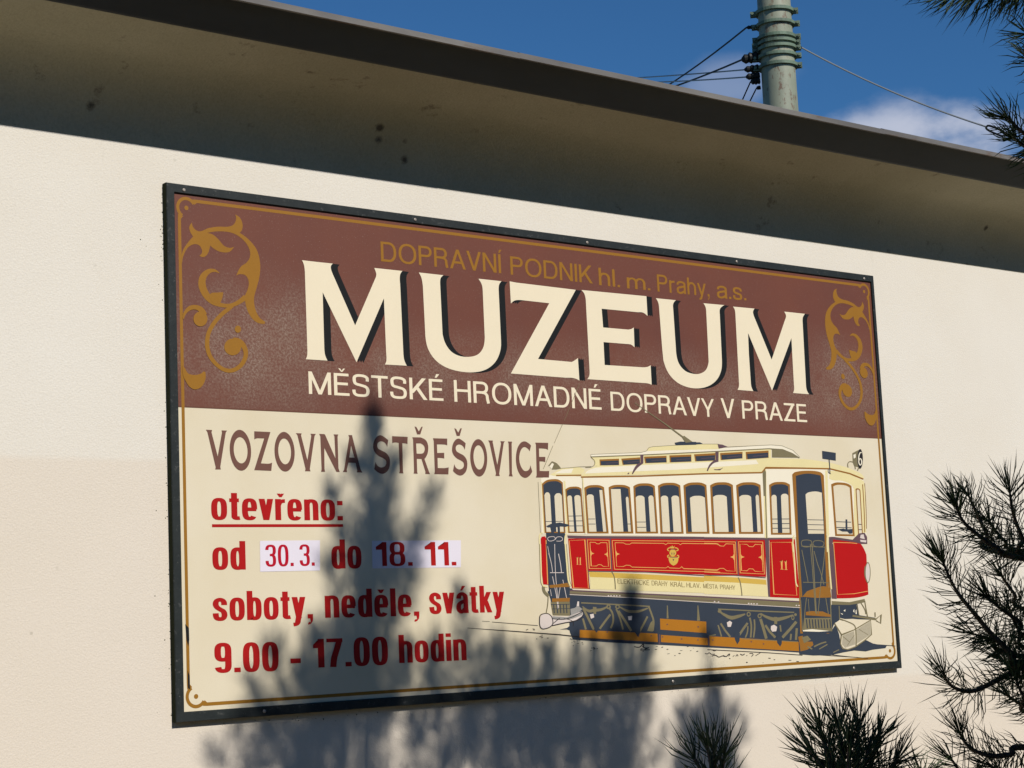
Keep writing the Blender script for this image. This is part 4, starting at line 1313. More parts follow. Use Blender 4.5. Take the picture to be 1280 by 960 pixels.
gear = [A3.R([(385, 486), (640, 498), (885, 512)], 9, sm=False), A3.R([(395, 512, 8), (440, 545, 20), (482, 540, 24), (530, 535, 18), (580, 512, 9)], 10), A3.P([(470, 515), (497, 517), (494, 568), (476, 566)]),
        A3.R([(400, 525), (438, 600), (478, 682)], 17, sm=False), A3.R([(398, 600), (420, 680)], 14, sm=False), A3.R([(598, 570), (560, 620), (520, 675)], 15, sm=False), A3.R([(585, 520), (612, 560), (618, 620), (600, 670)], 13), A3.E(584, 515, 17, 17, 0, (584, 515, 8, 8)),
        A3.E(650, 515, 17, 17, 0, (650, 515, 8, 8)), A3.R([(655, 545), (700, 610), (750, 690)], 17, sm=False), A3.R([(640, 530), (668, 600), (690, 680)], 12), A3.R([(665, 515, 8), (710, 540, 16), (740, 548, 20), (800, 548, 18), (870, 525, 9)], 10), A3.R([(868, 585), (840, 640), (812, 692)], 14, sm=False),
        A3.R([(875, 510), (898, 570), (912, 620), (906, 690)], 13), A3.P([(865, 690), (890, 630), (905, 615), (906, 695)]), A3.R([(1012, 505, 6), (1014, 600, 14)], 12, sm=False), A3.R([(1234, 505, 6), (1240, 615, 20)], 12, sm=False),
        T8.R([(250, 287), (680, 308), (1120, 325)], 14, sm=False), T8.R([(260, 310, 14), (320, 350, 30), (400, 385, 44), (480, 370, 36), (560, 343, 14)], 20), T8.R([(735, 335, 14), (800, 375, 30), (905, 405, 46), (1000, 390, 34), (1110, 355, 14)], 20), T8.P([(890, 375), (928, 378), (925, 460), (893, 456)]),
        T8.R([(280, 450), (330, 530), (390, 605)], 22, sm=False), T8.R([(250, 470), (290, 600)], 16, sm=False), T8.R([(588, 445), (540, 510), (492, 582)], 26, sm=False), T8.R([(612, 385), (630, 480), (622, 612)], 20), T8.R([(664, 405), (668, 500), (655, 612)], 18), T8.R([(590, 480), (585, 550), (562, 612)], 16),
        T8.R([(735, 400), (760, 480), (802, 625)], 32, sm=False), T8.R([(790, 470), (840, 545), (905, 612)], 26, sm=False), T8.R([(1145, 430), (1070, 520), (985, 612)], 32, sm=False), T8.R([(960, 470), (970, 560)], 18, sm=False), T8.R([(1150, 505), (1140, 640)], 26, sm=False), T8.R([(1085, 570), (1078, 640)], 20, sm=False),
        T8.R([(20, 250, 6), (25, 420, 30)], 20, sm=False), T8.E(600, 345, 24, 28, 0, (600, 345, 12, 14)), T8.E(725, 365, 24, 28, 0, (725, 365, 12, 14)), T8.E(1105, 385, 18, 28, 0, (1105, 385, 9, 15)), T8.E(1135, 350, 16, 16), T8.E(268, 312, 22, 18), T8.R([(510, 625), (1160, 660)], 8, sm=False), T8.R([(150, 592), (225, 580)], 12, sm=False)]
tp('truck_gear', gear, t_oliv, 6)
tp('gear_point', [A3.P([(478, 640), (515, 640), (512, 680), (498, 704), (482, 685)]), A3.P([(790, 655), (816, 655), (815, 700), (800, 738), (775, 700)]), T8.P([(430, 560), (500, 560), (495, 650), (470, 690), (445, 640)]), T8.P([(918, 540), (978, 545), (978, 680), (960, 715), (925, 670)])], t_slate, 8)
tp('axle_boxes', [A3.P([(448, 570), (475, 565), (480, 592), (456, 602)]), A3.P([(725, 585), (756, 580), (752, 612), (730, 612)]), T8.P([(855, 480), (890, 465), (925, 490), (915, 540), (870, 545), (852, 520)]), T8.P([(350, 440), (385, 420), (410, 440), (395, 490), (360, 490)]), A3.P([(358, 476), (370, 476), (370, 522), (350, 524)])], t_pink, 8)
# --- rear platform (left end)
pl = tp('rear_gate', [T2.P([(135, 0), (308, 0), (330, 200), (338, 360), (356, 400), (352, 500), (172, 500), (158, 380), (150, 200)]), A1.P([(130, 732), (268, 736), (280, 960), (140, 960)])], t_slate, 7)
art('gate_bars', [T2.R([(160, 85), (185, 185), (195, 260)], 5), T2.R([(250, 90), (268, 180), (278, 262)], 6), T2.R([(172, 265), (300, 265)], 6, sm=False), T2.R([(215, 0), (222, 260), (235, 420), (250, 590)], 5), T2.R([(195, 300), (230, 470), (245, 600)], 5, sm=False), T2.R([(290, 330), (325, 500)], 5, sm=False),
                  T2.R([(265, 400), (250, 500), (240, 620)], 5), T1.R([(160, 905), (180, 890), (230, 890), (235, 915), (180, 930), (160, 905)], 5), T1.R([(240, 915), (260, 890), (305, 895), (305, 925), (250, 930)], 5), T2.R([(150, 20), (165, 100)], 4, sm=False), T2.R([(175, 420), (185, 480)], 4, sm=False)], t_pink, 8, pl)
art('step', [T2.P([(165, 380), (250, 372), (332, 358), (356, 397), (260, 400), (170, 406)]), T2.P([(190, 503), (356, 497), (352, 532), (190, 534)])], t_och, 9, pl)
art('step_riser', [T2.P([(178, 536), (354, 532), (358, 662), (198, 658)])], t_oliv, 8, pl)
art('step_slots', [T2.R([(x, 555), (x + 6, 640)], 9, sm=False) for x in (205, 235, 265, 295, 322)] + [T2.R([(180, 560), (352, 556)], 6, sm=False), T2.R([(190, 600), (356, 596)], 5, sm=False)], t_slate, 9, pl)
tp('controller', [A1.P([(132, 684), (165, 668), (230, 658), (290, 672), (300, 682), (270, 690), (230, 688), (232, 735), (215, 735), (212, 692), (185, 695), (188, 735), (168, 735), (160, 695), (140, 695)])], t_slate, 9)
tp('hand_rail', [T2.R([(82, 0), (88, 200), (95, 345), (110, 385), (150, 395)], 13), T2.R([(314, 0), (328, 180), (342, 330), (362, 388)], 15), T1.R([(82, 960), (82, 880), (100, 850), (112, 855)], 12), T1.R([(335, 960), (338, 890), (352, 855)], 14)], t_yel, 9)
tp('hand_rail_line', [T2.R([(74, 0), (80, 200), (87, 350), (104, 392)], 4), T2.R([(322, 0), (338, 180), (352, 330), (372, 388)], 5), T2.R([(110, 395), (120, 440), (160, 480)], 26), T2.R([(155, 480), (150, 560), (135, 645)], 8)], t_oliv, 10)
fe = tp('fender', [T2.P([(80, 685), (105, 648, 1), (150, 645, 1), (195, 665), (330, 672), (470, 620), (478, 660), (395, 715), (190, 755), (108, 785, 1), (80, 765, 1)])], t_pink, 8)
art('fender_outline', [T2.R([(75, 700), (82, 660), (110, 645), (155, 645), (190, 680), (190, 750), (110, 785), (82, 765)], 8, True), T2.R([(190, 755), (300, 730), (395, 712), (450, 690), (480, 650)], 9), T2.R([(200, 735), (260, 685)], 7, sm=False), T2.R([(190, 690), (330, 690), (480, 618)], 7), T2.R([(300, 690), (380, 715), (385, 760)], 6)], t_dark, 9, fe)
art('fender_shade', [T2.P([(195, 668), (330, 676), (470, 628), (470, 655), (380, 690), (300, 700), (240, 700), (195, 690)]), T2.P([(360, 600), (400, 590), (430, 570), (470, 600), (440, 630), (365, 660)])], paint('tram_grey', (150, 146, 140), .5, .2), 9, fe)
# --- front platform (right end)
ga = tp('front_gate', [T6.P([(140, 455), (400, 455), (412, 765), (150, 750)])], t_slate, 7)
bars = [T6.R([(145, 18), (225, 22), (360, 28)], 6, sm=False), T5.R([(145, 880), (160, 860), (225, 862), (235, 885), (220, 912), (160, 912), (145, 880)], 6), T5.R([(245, 885), (260, 865), (320, 866), (340, 885), (325, 912), (260, 910), (245, 885)], 6),
        T6.R([(160, 328), (380, 332)], 6, sm=False), T6.R([(238, 0), (252, 200), (275, 600)], 8, sm=False), T6.R([(222, 0), (240, 200), (268, 590)], 6, sm=False), T6.R([(150, 50), (180, 200), (205, 330)], 6), T6.R([(255, 60), (285, 170), (310, 240), (340, 350)], 6), T6.R([(350, 30), (335, 180), (315, 320), (300, 480), (290, 600)], 6),
        T6.R([(355, 460), (378, 600)], 6, sm=False), T6.R([(190, 460), (175, 600), (170, 740)], 6), T6.R([(140, 480), (155, 740)], 7, sm=False), T6.R([(395, 470), (405, 740)], 8, sm=False), T6.R([(205, 470), (215, 600)], 5, sm=False)]
art('gate_bars', bars, t_oliv, 10, ga)
art('step', [T6.P([(155, 452), (195, 405), (250, 385, 1), (330, 362, 1), (394, 376), (404, 458), (280, 462)]), T6.P([(185, 582), (230, 575), (330, 578), (380, 600), (405, 605), (405, 625), (185, 610)])], t_och, 9, ga)
art('step_riser', [T6.P([(170, 635), (402, 632), (412, 748), (158, 738)])], t_oliv, 8, ga)
art('step_slots', [T6.R([(x, 645), (x + 8, 722)], 9, sm=False) for x in range(190, 395, 25)], t_slate, 9, ga)
art('step_edge', [T6.P([(160, 738), (240, 730), (390, 745), (300, 752), (160, 748)])], t_body, 10, ga)
tp('door_jamb', [T6.P([(384, 0), (425, 0), (450, 470), (408, 468)])], t_mauve, 6)
tp('hand_rail', [T6.R([(78, 0), (92, 180), (100, 330), (116, 366)], 10), T5.R([(78, 960), (75, 860), (85, 815)], 10), T6.R([(376, 0), (388, 200), (404, 388)], 12), T5.R([(372, 960), (370, 830), (384, 800)], 14)], t_yel, 10)
tp('hand_rail_line', [T6.R([(118, 0), (132, 220), (148, 455)], 14, sm=False), T6.R([(365, 0), (375, 200), (390, 380)], 7, sm=False)], t_och, 9)
tp('headlamp', [T6.E(716, 245, 21, 86)], t_pink, 8)
tp('headlamp_rim', [T6.E(716, 245, 24, 90, 0, (716, 245, 18, 80)), T6.R([(694, 190), (690, 260), (708, 320)], 8)], t_oliv, 9)
tp('front_skirt', [T6.P([(408, 488), (560, 498), (690, 470), (692, 498), (630, 512, 1), (560, 524, 1), (410, 522)])], t_oliv, 5)
tp('front_underside', [T6.P([(405, 520), (560, 522), (628, 512), (645, 610), (780, 632), (780, 648), (640, 645), (590, 640), (520, 642), (480, 632), (470, 655), (430, 680), (400, 760), (395, 700)]),
                       T6.P([(120, 770), (400, 750), (440, 690), (470, 770), (490, 880), (545, 908), (620, 880), (700, 822), (760, 852), (800, 860), (880, 870), (868, 892), (760, 905), (700, 920), (600, 912), (500, 930), (400, 952), (250, 955), (130, 945)])], t_slate, 6)
tp('sand_box', [T6.P([(120, 795), (180, 782), (235, 805), (250, 865), (200, 905), (140, 920), (130, 850)])], t_och, 7)
tp('debris', [T6.P([(150, 800), (200, 785), (230, 820), (170, 850)]), T6.R([(255, 880), (320, 850), (360, 840)], 12), T6.R([(300, 900), (370, 860)], 9, sm=False), T6.R([(420, 930), (470, 905)], 8, sm=False), T6.R([(470, 530), (474, 640)], 7, sm=False), T6.R([(200, 880), (240, 900)], 12, sm=False)], t_oliv, 8)
tp('glints', [T6.P([(480, 590), (505, 600), (498, 606)]), T6.P([(508, 570), (525, 560), (522, 580)]), T6.P([(590, 575), (600, 555), (602, 590)]), T6.P([(612, 570), (618, 560), (622, 600), (612, 600)])], t_body, 8)
fe = tp('fender', [T6.P([(435, 675), (520, 655), (600, 665), (740, 650), (748, 775), (610, 880), (520, 905), (482, 860), (490, 775)])], t_board, 8)
art('fender_shade', [T6.P([(618, 735), (735, 662), (742, 775), (612, 860)]), T6.P([(500, 785), (600, 745), (608, 860), (520, 890), (495, 860)])], paint('tram_mesh', (176, 166, 142), .5, .2), 9, fe)
art('fender_outline', [T6.R([(430, 680), (460, 725), (492, 778), (600, 735), (740, 652), (748, 775), (690, 825), (610, 880), (545, 905), (500, 895), (482, 855), (490, 778)], 9, sm=False), T6.R([(470, 640), (540, 665), (598, 695), (612, 735), (615, 872)], 10), T6.R([(500, 790), (560, 840)], 5, sm=False), T6.R([(640, 730), (720, 780)], 4, sm=False), T6.R([(600, 780), (540, 870)], 4, sm=False)], t_oliv, 10, fe)
tp('coupler', [T6.R([(585, 615), (650, 625), (790, 645)], 16, sm=False), T6.R([(790, 640), (830, 605), (826, 680), (788, 655)], 9, sm=False), T6.R([(655, 500), (690, 560), (700, 600)], 7), T6.R([(690, 485), (702, 560), (718, 640)], 8), T6.R([(778, 585), (780, 625)], 9, sm=False), T6.R([(620, 520), (640, 610)], 6, sm=False)], t_oliv, 9)
# --- track and ballast ticks
tp('rails', [PX.R([(584, 785, .6), (640, 789, 1.2), (700, 793.5, 1.5), (760, 800.5, 1.4)], 1.2, sm=False), PX.R([(615, 777.5, .7), (672, 782, .8)], .8, sm=False), PX.R([(602.5, 776.5), (612, 777)], .5, sm=False), PX.R([(884, 812), (960, 816), (1003, 819)], 1.0, sm=False), PX.R([(1040, 818.5), (1062, 821), (1085, 823)], .8, sm=False), PX.R([(1092, 805.5), (1119, 807.5)], .9, sm=False), PX.R([(1003, 817.5), (1068, 821.5)], .8, sm=False)], t_dark, 4)
tk = []
for cx, cy, n, sxk, syk in ((677, 797, 7, 5, 1.5), (722, 803, 14, 8, 3), (742, 812, 5, 6, 2), (806, 811, 9, 12, 2), (850, 812, 5, 10, 2), (980, 824, 6, 14, 2), (661, 786, 4, 5, 1), (846, 818, 3, 8, 2)):
    for i in range(n):
        x, y = random.gauss(cx, sxk), random.gauss(cy, syk)
        tk.append(PX.R([(x, y), (x + random.uniform(1, 3), y + random.uniform(-.8, .3))], random.uniform(.5, 1.1), sm=False))
tp('ballast_ticks', tk, t_dark, 4)
sc_ = [T8.R([(100, 790), (130, 798), (150, 785), (175, 802), (215, 800)], 8), T8.R([(180, 825), (220, 815), (260, 835), (300, 822), (330, 830)], 10), T8.R([(310, 815), (345, 828), (380, 800), (372, 825)], 10), T8.R([(190, 755), (210, 765), (235, 750)], 7), T8.R([(420, 830), (438, 815)], 7, sm=False), T8.R([(455, 828), (470, 808), (478, 825)], 8),
       T8.R([(505, 800), (530, 812), (555, 798)], 10), T8.R([(610, 795), (650, 800), (632, 828)], 8), T8.R([(680, 820), (735, 785)], 7, sm=False), T8.E(385, 852, 8, 6, n=8), T8.E(580, 896, 10, 7, n=8), T8.E(580, 818, 6, 5, n=8), T7.R([(480, 715), (540, 722), (585, 690), (590, 725), (650, 728)], 10), T7.R([(550, 755), (660, 752)], 9, sm=False)]
tp('painter_signature', sc_, t_dark, 5)

# age marks on the panel: rubbed border on the left, scratches, a chip
tag(art('rust_run', [PX.P([(231.5, 780), (236, 785), (236.5, 800), (235.2, 808), (233, 800)]), PX.P([(234.5, 838), (237, 845), (237.4, 862), (234.8, 860)])], m_black, 5, sign), 'dark worn streak over the gold border')

# ------------------------------------------------------------------ green steel pole behind the building, its clamps and wires
PB = pt(981, 140, 16.8)
PXY = np.array([9.09, 5.44])
pm, n_, l_, b_ = new_mat('pole_green_paint')
f = ramp(n_, l_, noise(n_, l_, 5, 5, .6, stretch=(1, 1, .4)), .35, .7)
c_ = mixc(n_, l_, f, (0.27, 0.285, 0.205, 1), (0.195, 0.21, 0.15, 1))
f = ramp(n_, l_, noise(n_, l_, 15, 5, .72, stretch=(1, 1, .5)), .545, .62, 0, .85)
c_ = mixc(n_, l_, f, c_, (0.13, 0.065, 0.035, 1))
f = ramp(n_, l_, noise(n_, l_, 2.2, 3, .6), .5, .7, 0, .35)
c_ = mixc(n_, l_, f, c_, (0.32, 0.31, 0.20, 1))
l_.new(c_, b_.inputs['Base Color'])
b_.inputs['Roughness'].default_value = .6
bump(n_, l_, b_, noise(n_, l_, 40, 4), .2, .004)
cm, n_, l_, b_ = new_mat('clamp_green_paint')
f = ramp(n_, l_, noise(n_, l_, 14, 4), .4, .65)
l_.new(mixc(n_, l_, f, (0.15, 0.21, 0.14, 1), (0.085, 0.115, 0.08, 1)), b_.inputs['Base Color'])
b_.inputs['Roughness'].default_value = .6
im = paint('black_insulator', (34, 34, 33), .4)
rust = paint('rust_stain', (96, 58, 44), .9, .3)

pole = tag(empty('line_pole', (PXY[0], PXY[1], 0)), 'pale green steel pole with stacked wire clamps behind the roof', 'pole')


def prad(z):
    return .158 + (6.3 - z) * .006


b = MB()
b.tube([(0, 0, z) for z in (-.3, 2, 4, 5.8, 6.3, 7.0, 8.0)], [prad(z) for z in (-.3, 2, 4, 5.8, 6.3, 7.0, 8.0)], 40)
o = b.build('shaft', pm, pole)
for p in o.data.polygons:
    p.use_smooth = len(p.vertices) == 4


def zat(y):
    """height on the pole for a photo row"""
    d = ray(977, y)
    t = (PXY[0] - CAM[0]) / d[0]
    return CAM[2] + d[2] * t


VIEW = np.array([CAM[0] - PXY[0], CAM[1] - PXY[1], 0]); VIEW /= np.linalg.norm(VIEW)
LEFT = np.array([VIEW[1], -VIEW[0], 0.0])          # towards the left of the picture as seen from the sign side
if LEFT @ RGT > 0:
    LEFT = -LEFT
rings = [(12.5, .028, 'L'), (29, .026, 'R'), (46, .028, 'R'), (53, .026, 'L'), (60, .026, 'L'), (70, .026, 'L'), (82.5, .028, 'L')]
for yy, hgt, side in rings:
    zc = zat(yy)
    r = prad(zc)
    b = MB()
    n = 40
    V = []
    for rr, zz in ((r - .002, -hgt / 2), (r + .026, -hgt / 2), (r + .028, hgt / 2), (r - .002, hgt / 2)):
        V += [(rr * math.cos(2 * math.pi * k / n), rr * math.sin(2 * math.pi * k / n), zc + zz) for k in range(n)]
    b.add(V, [(j * n + k, j * n + (k + 1) % n, (j + 1) % 4 * n + (k + 1) % n, (j + 1) % 4 * n + k) for j in range(4) for k in range(n)])
    ring = b.build('clamp_band', cm, pole)
    sg = 1 if side == 'L' else -1
    for s2 in (sg, -sg * .97):
        lug = MB()
        base = LEFT * s2
        fwd = np.array([-base[1], base[0], 0])
        for off in (-.02, .02):
            q = []
            for d0 in (r, r + .07):
                for w in (off - .007, off + .007):
                    for zz in (-hgt * .8, hgt * .8):
                        q.append(base * d0 + fwd * w + np.array([0, 0, zc + zz]))
            lug.add(q, [(0, 1, 3, 2), (4, 6, 7, 5), (0, 4, 5, 1), (2, 3, 7, 6), (0, 2, 6, 4), (1, 5, 7, 3)])
        lug.tube([base * (r + .05) + fwd * w + np.array([0, 0, zc]) for w in (-.05, .05)], .014, 8)
        lug.build('clamp_lug', cm, ring)
# insulators on the left and right of the pole
INS = {'upper': (940, 28), 'fork': (936, 66), 'straight': (937.5, 81), 'low': (938.5, 90.5), 'stay': (942, 97), 'stay2': (951, 106), 'right': (1000, 59)}
ends = {}
for k_, (x, y) in INS.items():
    zc = zat(y)
    side = LEFT if k_ != 'right' else -LEFT
    r = prad(zc)
    a = side * (r + .012)
    tipd = {'upper': .10, 'fork': .16, 'straight': .14, 'low': .13, 'stay': .09, 'stay2': .04, 'right': .06}[k_]
    a = a + np.array([0, 0, zc])
    e = a + side * tipd + np.array([0, 0, {'upper': .0, 'fork': -.02, 'right': -.01}.get(k_, -.005)])
    ends[k_] = e + np.array([PXY[0], PXY[1], 0])
    b = MB()
    big = .055 if k_ == 'fork' else .038
    if k_ in ('right', 'upper', 'stay2'):
        big = .022
    P_ = [a + (e - a) * t for t in (0, .12, .3, .5, .62, .8, 1)]
    b.tube(P_, [big * .5, big, big * .75, big, big * .7, big * .85, big * .3], 12)
    o = b.build('insulator', im, pole)
# rust streaks on the shaft come from the paint material itself
def wire(name, pts_, r, label, mat, seg=24, sag=0.0):
    a, c = np.array(pts_[0]), np.array(pts_[-1])
    P_ = []
    for i in range(seg + 1):
        t = i / seg
        p = a + (c - a) * t
        p[2] -= sag * 4 * t * (1 - t)
        P_.append(p)
    b = MB()
    b.tube(P_, r, 6)
    o = b.build(name, mat, None)
    tag(o, label, 'wire', 'overhead wires at the green pole')
    return o


wm = paint('dark_cable', (28, 30, 34), .6)
wg = paint('galvanised_cable', (150, 152, 150), .5)
wire('wire', [ends['upper'], pt(640, 168, 30)], .008, 'uppermost dark cable curving down left from the green pole', wm, sag=.35)
wire('wire', [ends['fork'], pt(660, 138, 30)], .009, 'dark cable leaving the largest black insulator towards the roof edge', wm, sag=.18)
wire('wire', [ends['straight'], pt(700, 101, 28)], .0075, 'upper of two pale cables running level to the left', wg, sag=.02)
wire('wire', [ends['low'], pt(660, 98.5, 28)], .0075, 'lower of two pale cables running level to the left', wg, sag=.06)
wire('wire', [ends['stay'], pt(880, 232, 17.5)], .007, 'left of two thin stays dropping steeply behind the roof', wm)
wire('wire', [ends['stay2'], pt(880, 242, 18)], .007, 'right of two thin stays dropping steeply behind the roof', wm)
PA, PE = pt(1233, 158.5, 15.3), pt(1256, 168.5, 15.26)
w7 = wire('wire', [ends['right'], PA], .0075, 'pale cable falling right from the pole to a black link', wg, sag=.05)
lk = MB()
d_ = PE - PA
L_ = np.linalg.norm(d_); d_ = d_ / L_
up_ = np.cross(d_, FWD); up_ /= np.linalg.norm(up_)
loop = []
for k in range(17):
    a = 2 * math.pi * k / 16
    loop.append(PA + d_ * (L_ / 2 + math.copysign(abs(math.cos(a)) ** .7, math.cos(a)) * L_ / 2) + up_ * math.copysign(abs(math.sin(a)) ** .6, math.sin(a)) * .022)
lk.tube(loop, .009, 6, caps=False)
lk.build('link', im, w7)
rest = MB()
rest.tube([PE, pt(1300, 191, 15.1), pt(1420, 252, 15)], .0075, 6)
rest.build('cable_end', wg, w7)

# ------------------------------------------------------------------ pines
nm, n_, l_, b_ = new_mat('pine_needles')
f = ramp(n_, l_, noise(n_, l_, 6, 3), .35, .65)
c_ = mixc(n_, l_, f, (0.030, 0.054, 0.019, 1), (0.058, 0.094, 0.031, 1))
l_.new(c_, b_.inputs['Base Color'])
b_.inputs['Roughness'].default_value = .55
b_.inputs['Specular IOR Level'].default_value = .35
bk, n_, l_, b_ = new_mat('pine_bark')
f = ramp(n_, l_, noise(n_, l_, 18, 5, .7, stretch=(1, 1, .3)), .35, .65)
l_.new(mixc(n_, l_, f, (0.045, 0.033, 0.024, 1), (0.13, 0.085, 0.055, 1)), b_.inputs['Base Color'])
b_.inputs['Roughness'].default_value = .95
bump(n_, l_, b_, noise(n_, l_, 22, 5, .7, stretch=(1, 1, .3)), .8, .02)


def resample(path, n):
    P_ = np.array(smooth3(path))
    d = np.r_[0, np.cumsum(np.linalg.norm(np.diff(P_, axis=0), axis=1))]
    s = np.linspace(0, d[-1], n)
    Q = np.stack([np.interp(s, d, P_[:, k]) for k in range(3)], 1)
    return Q, d[-1]


def smooth3(path, seg=6):
    P_ = [np.array(p, float) for p in path]
    if len(P_) == 2:
        return P_
    out = []
    for i in range(len(P_) - 1):
        p0, p1, p2, p3 = P_[max(i - 1, 0)], P_[i], P_[i + 1], P_[min(i + 2, len(P_) - 1)]
        for s in range(seg):
            t = s / seg
            out.append(.5 * (2 * p1 + (p2 - p0) * t + (2 * p0 - 5 * p1 + 4 * p2 - p3) * t * t + (3 * p1 - p0 - 3 * p2 + p3) * t ** 3))
    out.append(P_[-1])
    return out


class Foliage:
    def __init__(self):
        self.V, self.T, self.n = [], [], 0

    def shoot(self, path, per_m=700, length=.075, fine=True, rad=.0013, spread=(62, 22), tip_first=True, extra=0, droop=0.0):
        """needles in pairs round a shoot; path runs from the tip inwards"""
        Q, L = resample(path, 24)
        n = max(24, int(per_m * L))
        s = rng.random(n) ** 1.0
        s = np.r_[s, rng.random(max(14, n // 7)) * .06]
        n = len(s)
        idx = s * 23
        i0 = np.clip(idx.astype(int), 0, 22)
        fr = (idx - i0)[:, None]
        base = Q[i0] * (1 - fr) + Q[i0 + 1] * fr
        tan = Q[i0] - Q[i0 + 1]
        tan /= np.linalg.norm(tan, axis=1, keepdims=True) + 1e-9
        rv = rng.normal(size=(n, 3))
        rv -= (rv * tan).sum(1, keepdims=True) * tan
        rv /= np.linalg.norm(rv, axis=1, keepdims=True) + 1e-9
        ang = np.radians(np.where(s < .08, rng.uniform(8, spread[1] + 22, n), spread[1] + 12 + (spread[0] - spread[1] - 12) * np.clip(s * 2.2, 0, 1) + rng.normal(0, 9, n)))[:, None]
        d = tan * np.cos(ang) + rv * np.sin(ang)
        ln = (length * rng.uniform(.72, 1.12, n))[:, None]
        curl = rng.uniform(.02, .30, n)[:, None]
        side = rng.normal(size=(n, 3)) * .09
        mid = base + d * ln * .68 + rv * ln * .01
        tip = base + d * ln * .97 + tan * ln * curl * 1.1 + side * ln
        tip[:, 2] -= droop * ln[:, 0]
        mid[:, 2] -= droop * .3 * ln[:, 0]
        u = np.cross(d, rng.normal(size=(n, 3)))
        u /= np.linalg.norm(u, axis=1, keepdims=True) + 1e-9
        w = np.cross(d, u)
        if fine:
            r1, r2 = rad * .8, rad
            vv = []
            for c, r in ((base, r1), (mid, r2)):
                for k in range(3):
                    a = 2 * math.pi * k / 3
                    vv.append(c + (u * math.cos(a) + w * math.sin(a)) * r)
            vv.append(tip)
            V = np.stack(vv, 1).reshape(-1, 3)
            t0 = []
            for k in range(3):
                k2 = (k + 1) % 3
                t0 += [(k, k2, 3 + k2), (k, 3 + k2, 3 + k), (3 + k, 3 + k2, 6)]
            t0 = np.array(t0)
            T = (np.arange(n)[:, None, None] * 7 + t0[None]).reshape(-1, 3)
        else:
            vv = [base - u * rad, base + u * rad, mid - u * rad, mid + u * rad, tip]
            V = np.stack(vv, 1).reshape(-1, 3)
            t0 = np.array([(0, 1, 3), (0, 3, 2), (2, 3, 4)])
            T = (np.arange(n)[:, None, None] * 5 + t0[None]).reshape(-1, 3)
        self.V.append(V)
        self.T.append(T + self.n)
        self.n += len(V)

    def build(self, name, mat, parent):
        return tri_obj(name, np.concatenate(self.V), np.concatenate(self.T), mat, parent)


def in_frame(p, margin=.25):
    d = p - CAM
    z = d @ FWD
    if z <= .1:
        return False
    x, y = 640 + FPX * (d @ RGT) / z, 480 - FPX * (d @ UPV) / z
    m = margin * FPX / z
    return -m < x < 1280 + m and -m < y < 960 + m


pine = tag(empty('pine_tree', (1.15, -3.95, 0)), 'dark green many stemmed pine reaching in from the right edge', 'tree')
PR = np.array((1.15, -3.95, 0))
fol = Foliage()
wood = MB()
trunk = MB()
trunk.tube([np.array(p) - PR for p in ((1.15, -3.95, -.2), (1.13, -3.95, .5), (1.05, -3.97, 1.2), (.98, -3.95, 2.0), (.9, -3.93, 2.8))], [.13, .105, .085, .07, .055], 12)
trunk.build('trunk', bk, pine, True)

# leaders: their tips and lean fixed by where their shade falls on the sign
TY = -3.9


def lift(x, y, ty=TY):
    """photo point of a patch of shade on the panel -> the bit of tree that casts it"""
    w = on_plane(x, y, 0.0)
    k = (ty - w[1]) / SUN_DIR[1]
    return w + SUN_DIR * k


leaders = [  # (path of the shade from tip down), needle density, length
    ([(466, 508), (468, 545), (471, 600), (470, 670), (458, 750), (440, 840), (428, 930), (424, 1010)], 520, .085),
    ([(440, 560), (455, 610), (466, 680)], 420, .08), ([(492, 590), (484, 640), (472, 700)], 420, .08),
    ([(410, 596), (424, 645), (442, 700), (452, 770)], 480, .08), ([(546, 600), (530, 650), (502, 705), (470, 780)], 480, .085),
    ([(405, 690), (420, 750), (436, 830)], 420, .08), ([(520, 700), (500, 760), (470, 840)], 380, .08),
    ([(338, 790), (352, 850), (372, 930), (400, 1000)], 420, .085), ([(305, 838), (330, 890), (365, 960)], 380, .08), ([(388, 775), (396, 850), (405, 940)], 380, .085),
    ([(262, 915), (295, 965), (340, 1010)], 320, .08),
    ([(572, 728), (584, 790), (592, 860), (596, 950)], 460, .085), ([(622, 790), (626, 850), (628, 950)], 420, .085), ([(652, 800), (655, 870), (655, 960)], 330, .08),
    ([(684, 795), (688, 870), (690, 960)], 420, .085), ([(722, 792), (718, 870), (712, 960)], 330, .08), ([(535, 800), (545, 870), (560, 960)], 400, .085),
    ([(788, 722), (791, 780), (790, 840), (783, 900), (775, 980)], 560, .075), ([(770, 780), (775, 850), (770, 940)], 420, .085), ([(812, 790), (806, 850), (795, 930)], 420, .085),
    ([(745, 812), (748, 880), (750, 960)], 380, .085),
    ([(880, 775), (885, 825), (890, 875), (892, 930), (885, 990)], 200, .06), ([(930, 862), (912, 910), (895, 960)], 360, .075), ([(852, 868), (868, 910), (885, 960)], 330, .075),
    ([(905, 850), (900, 900), (892, 950)], 300, .07), ([(480, 860), (478, 930), (470, 1000)], 380, .085), ([(520, 880), (525, 950), (530, 1000)], 380, .085)]
wood.tube([lift(x, y) - PR for x, y in ((463, 466), (465, 500), (468, 545))], [.003, .006, .007], 6)
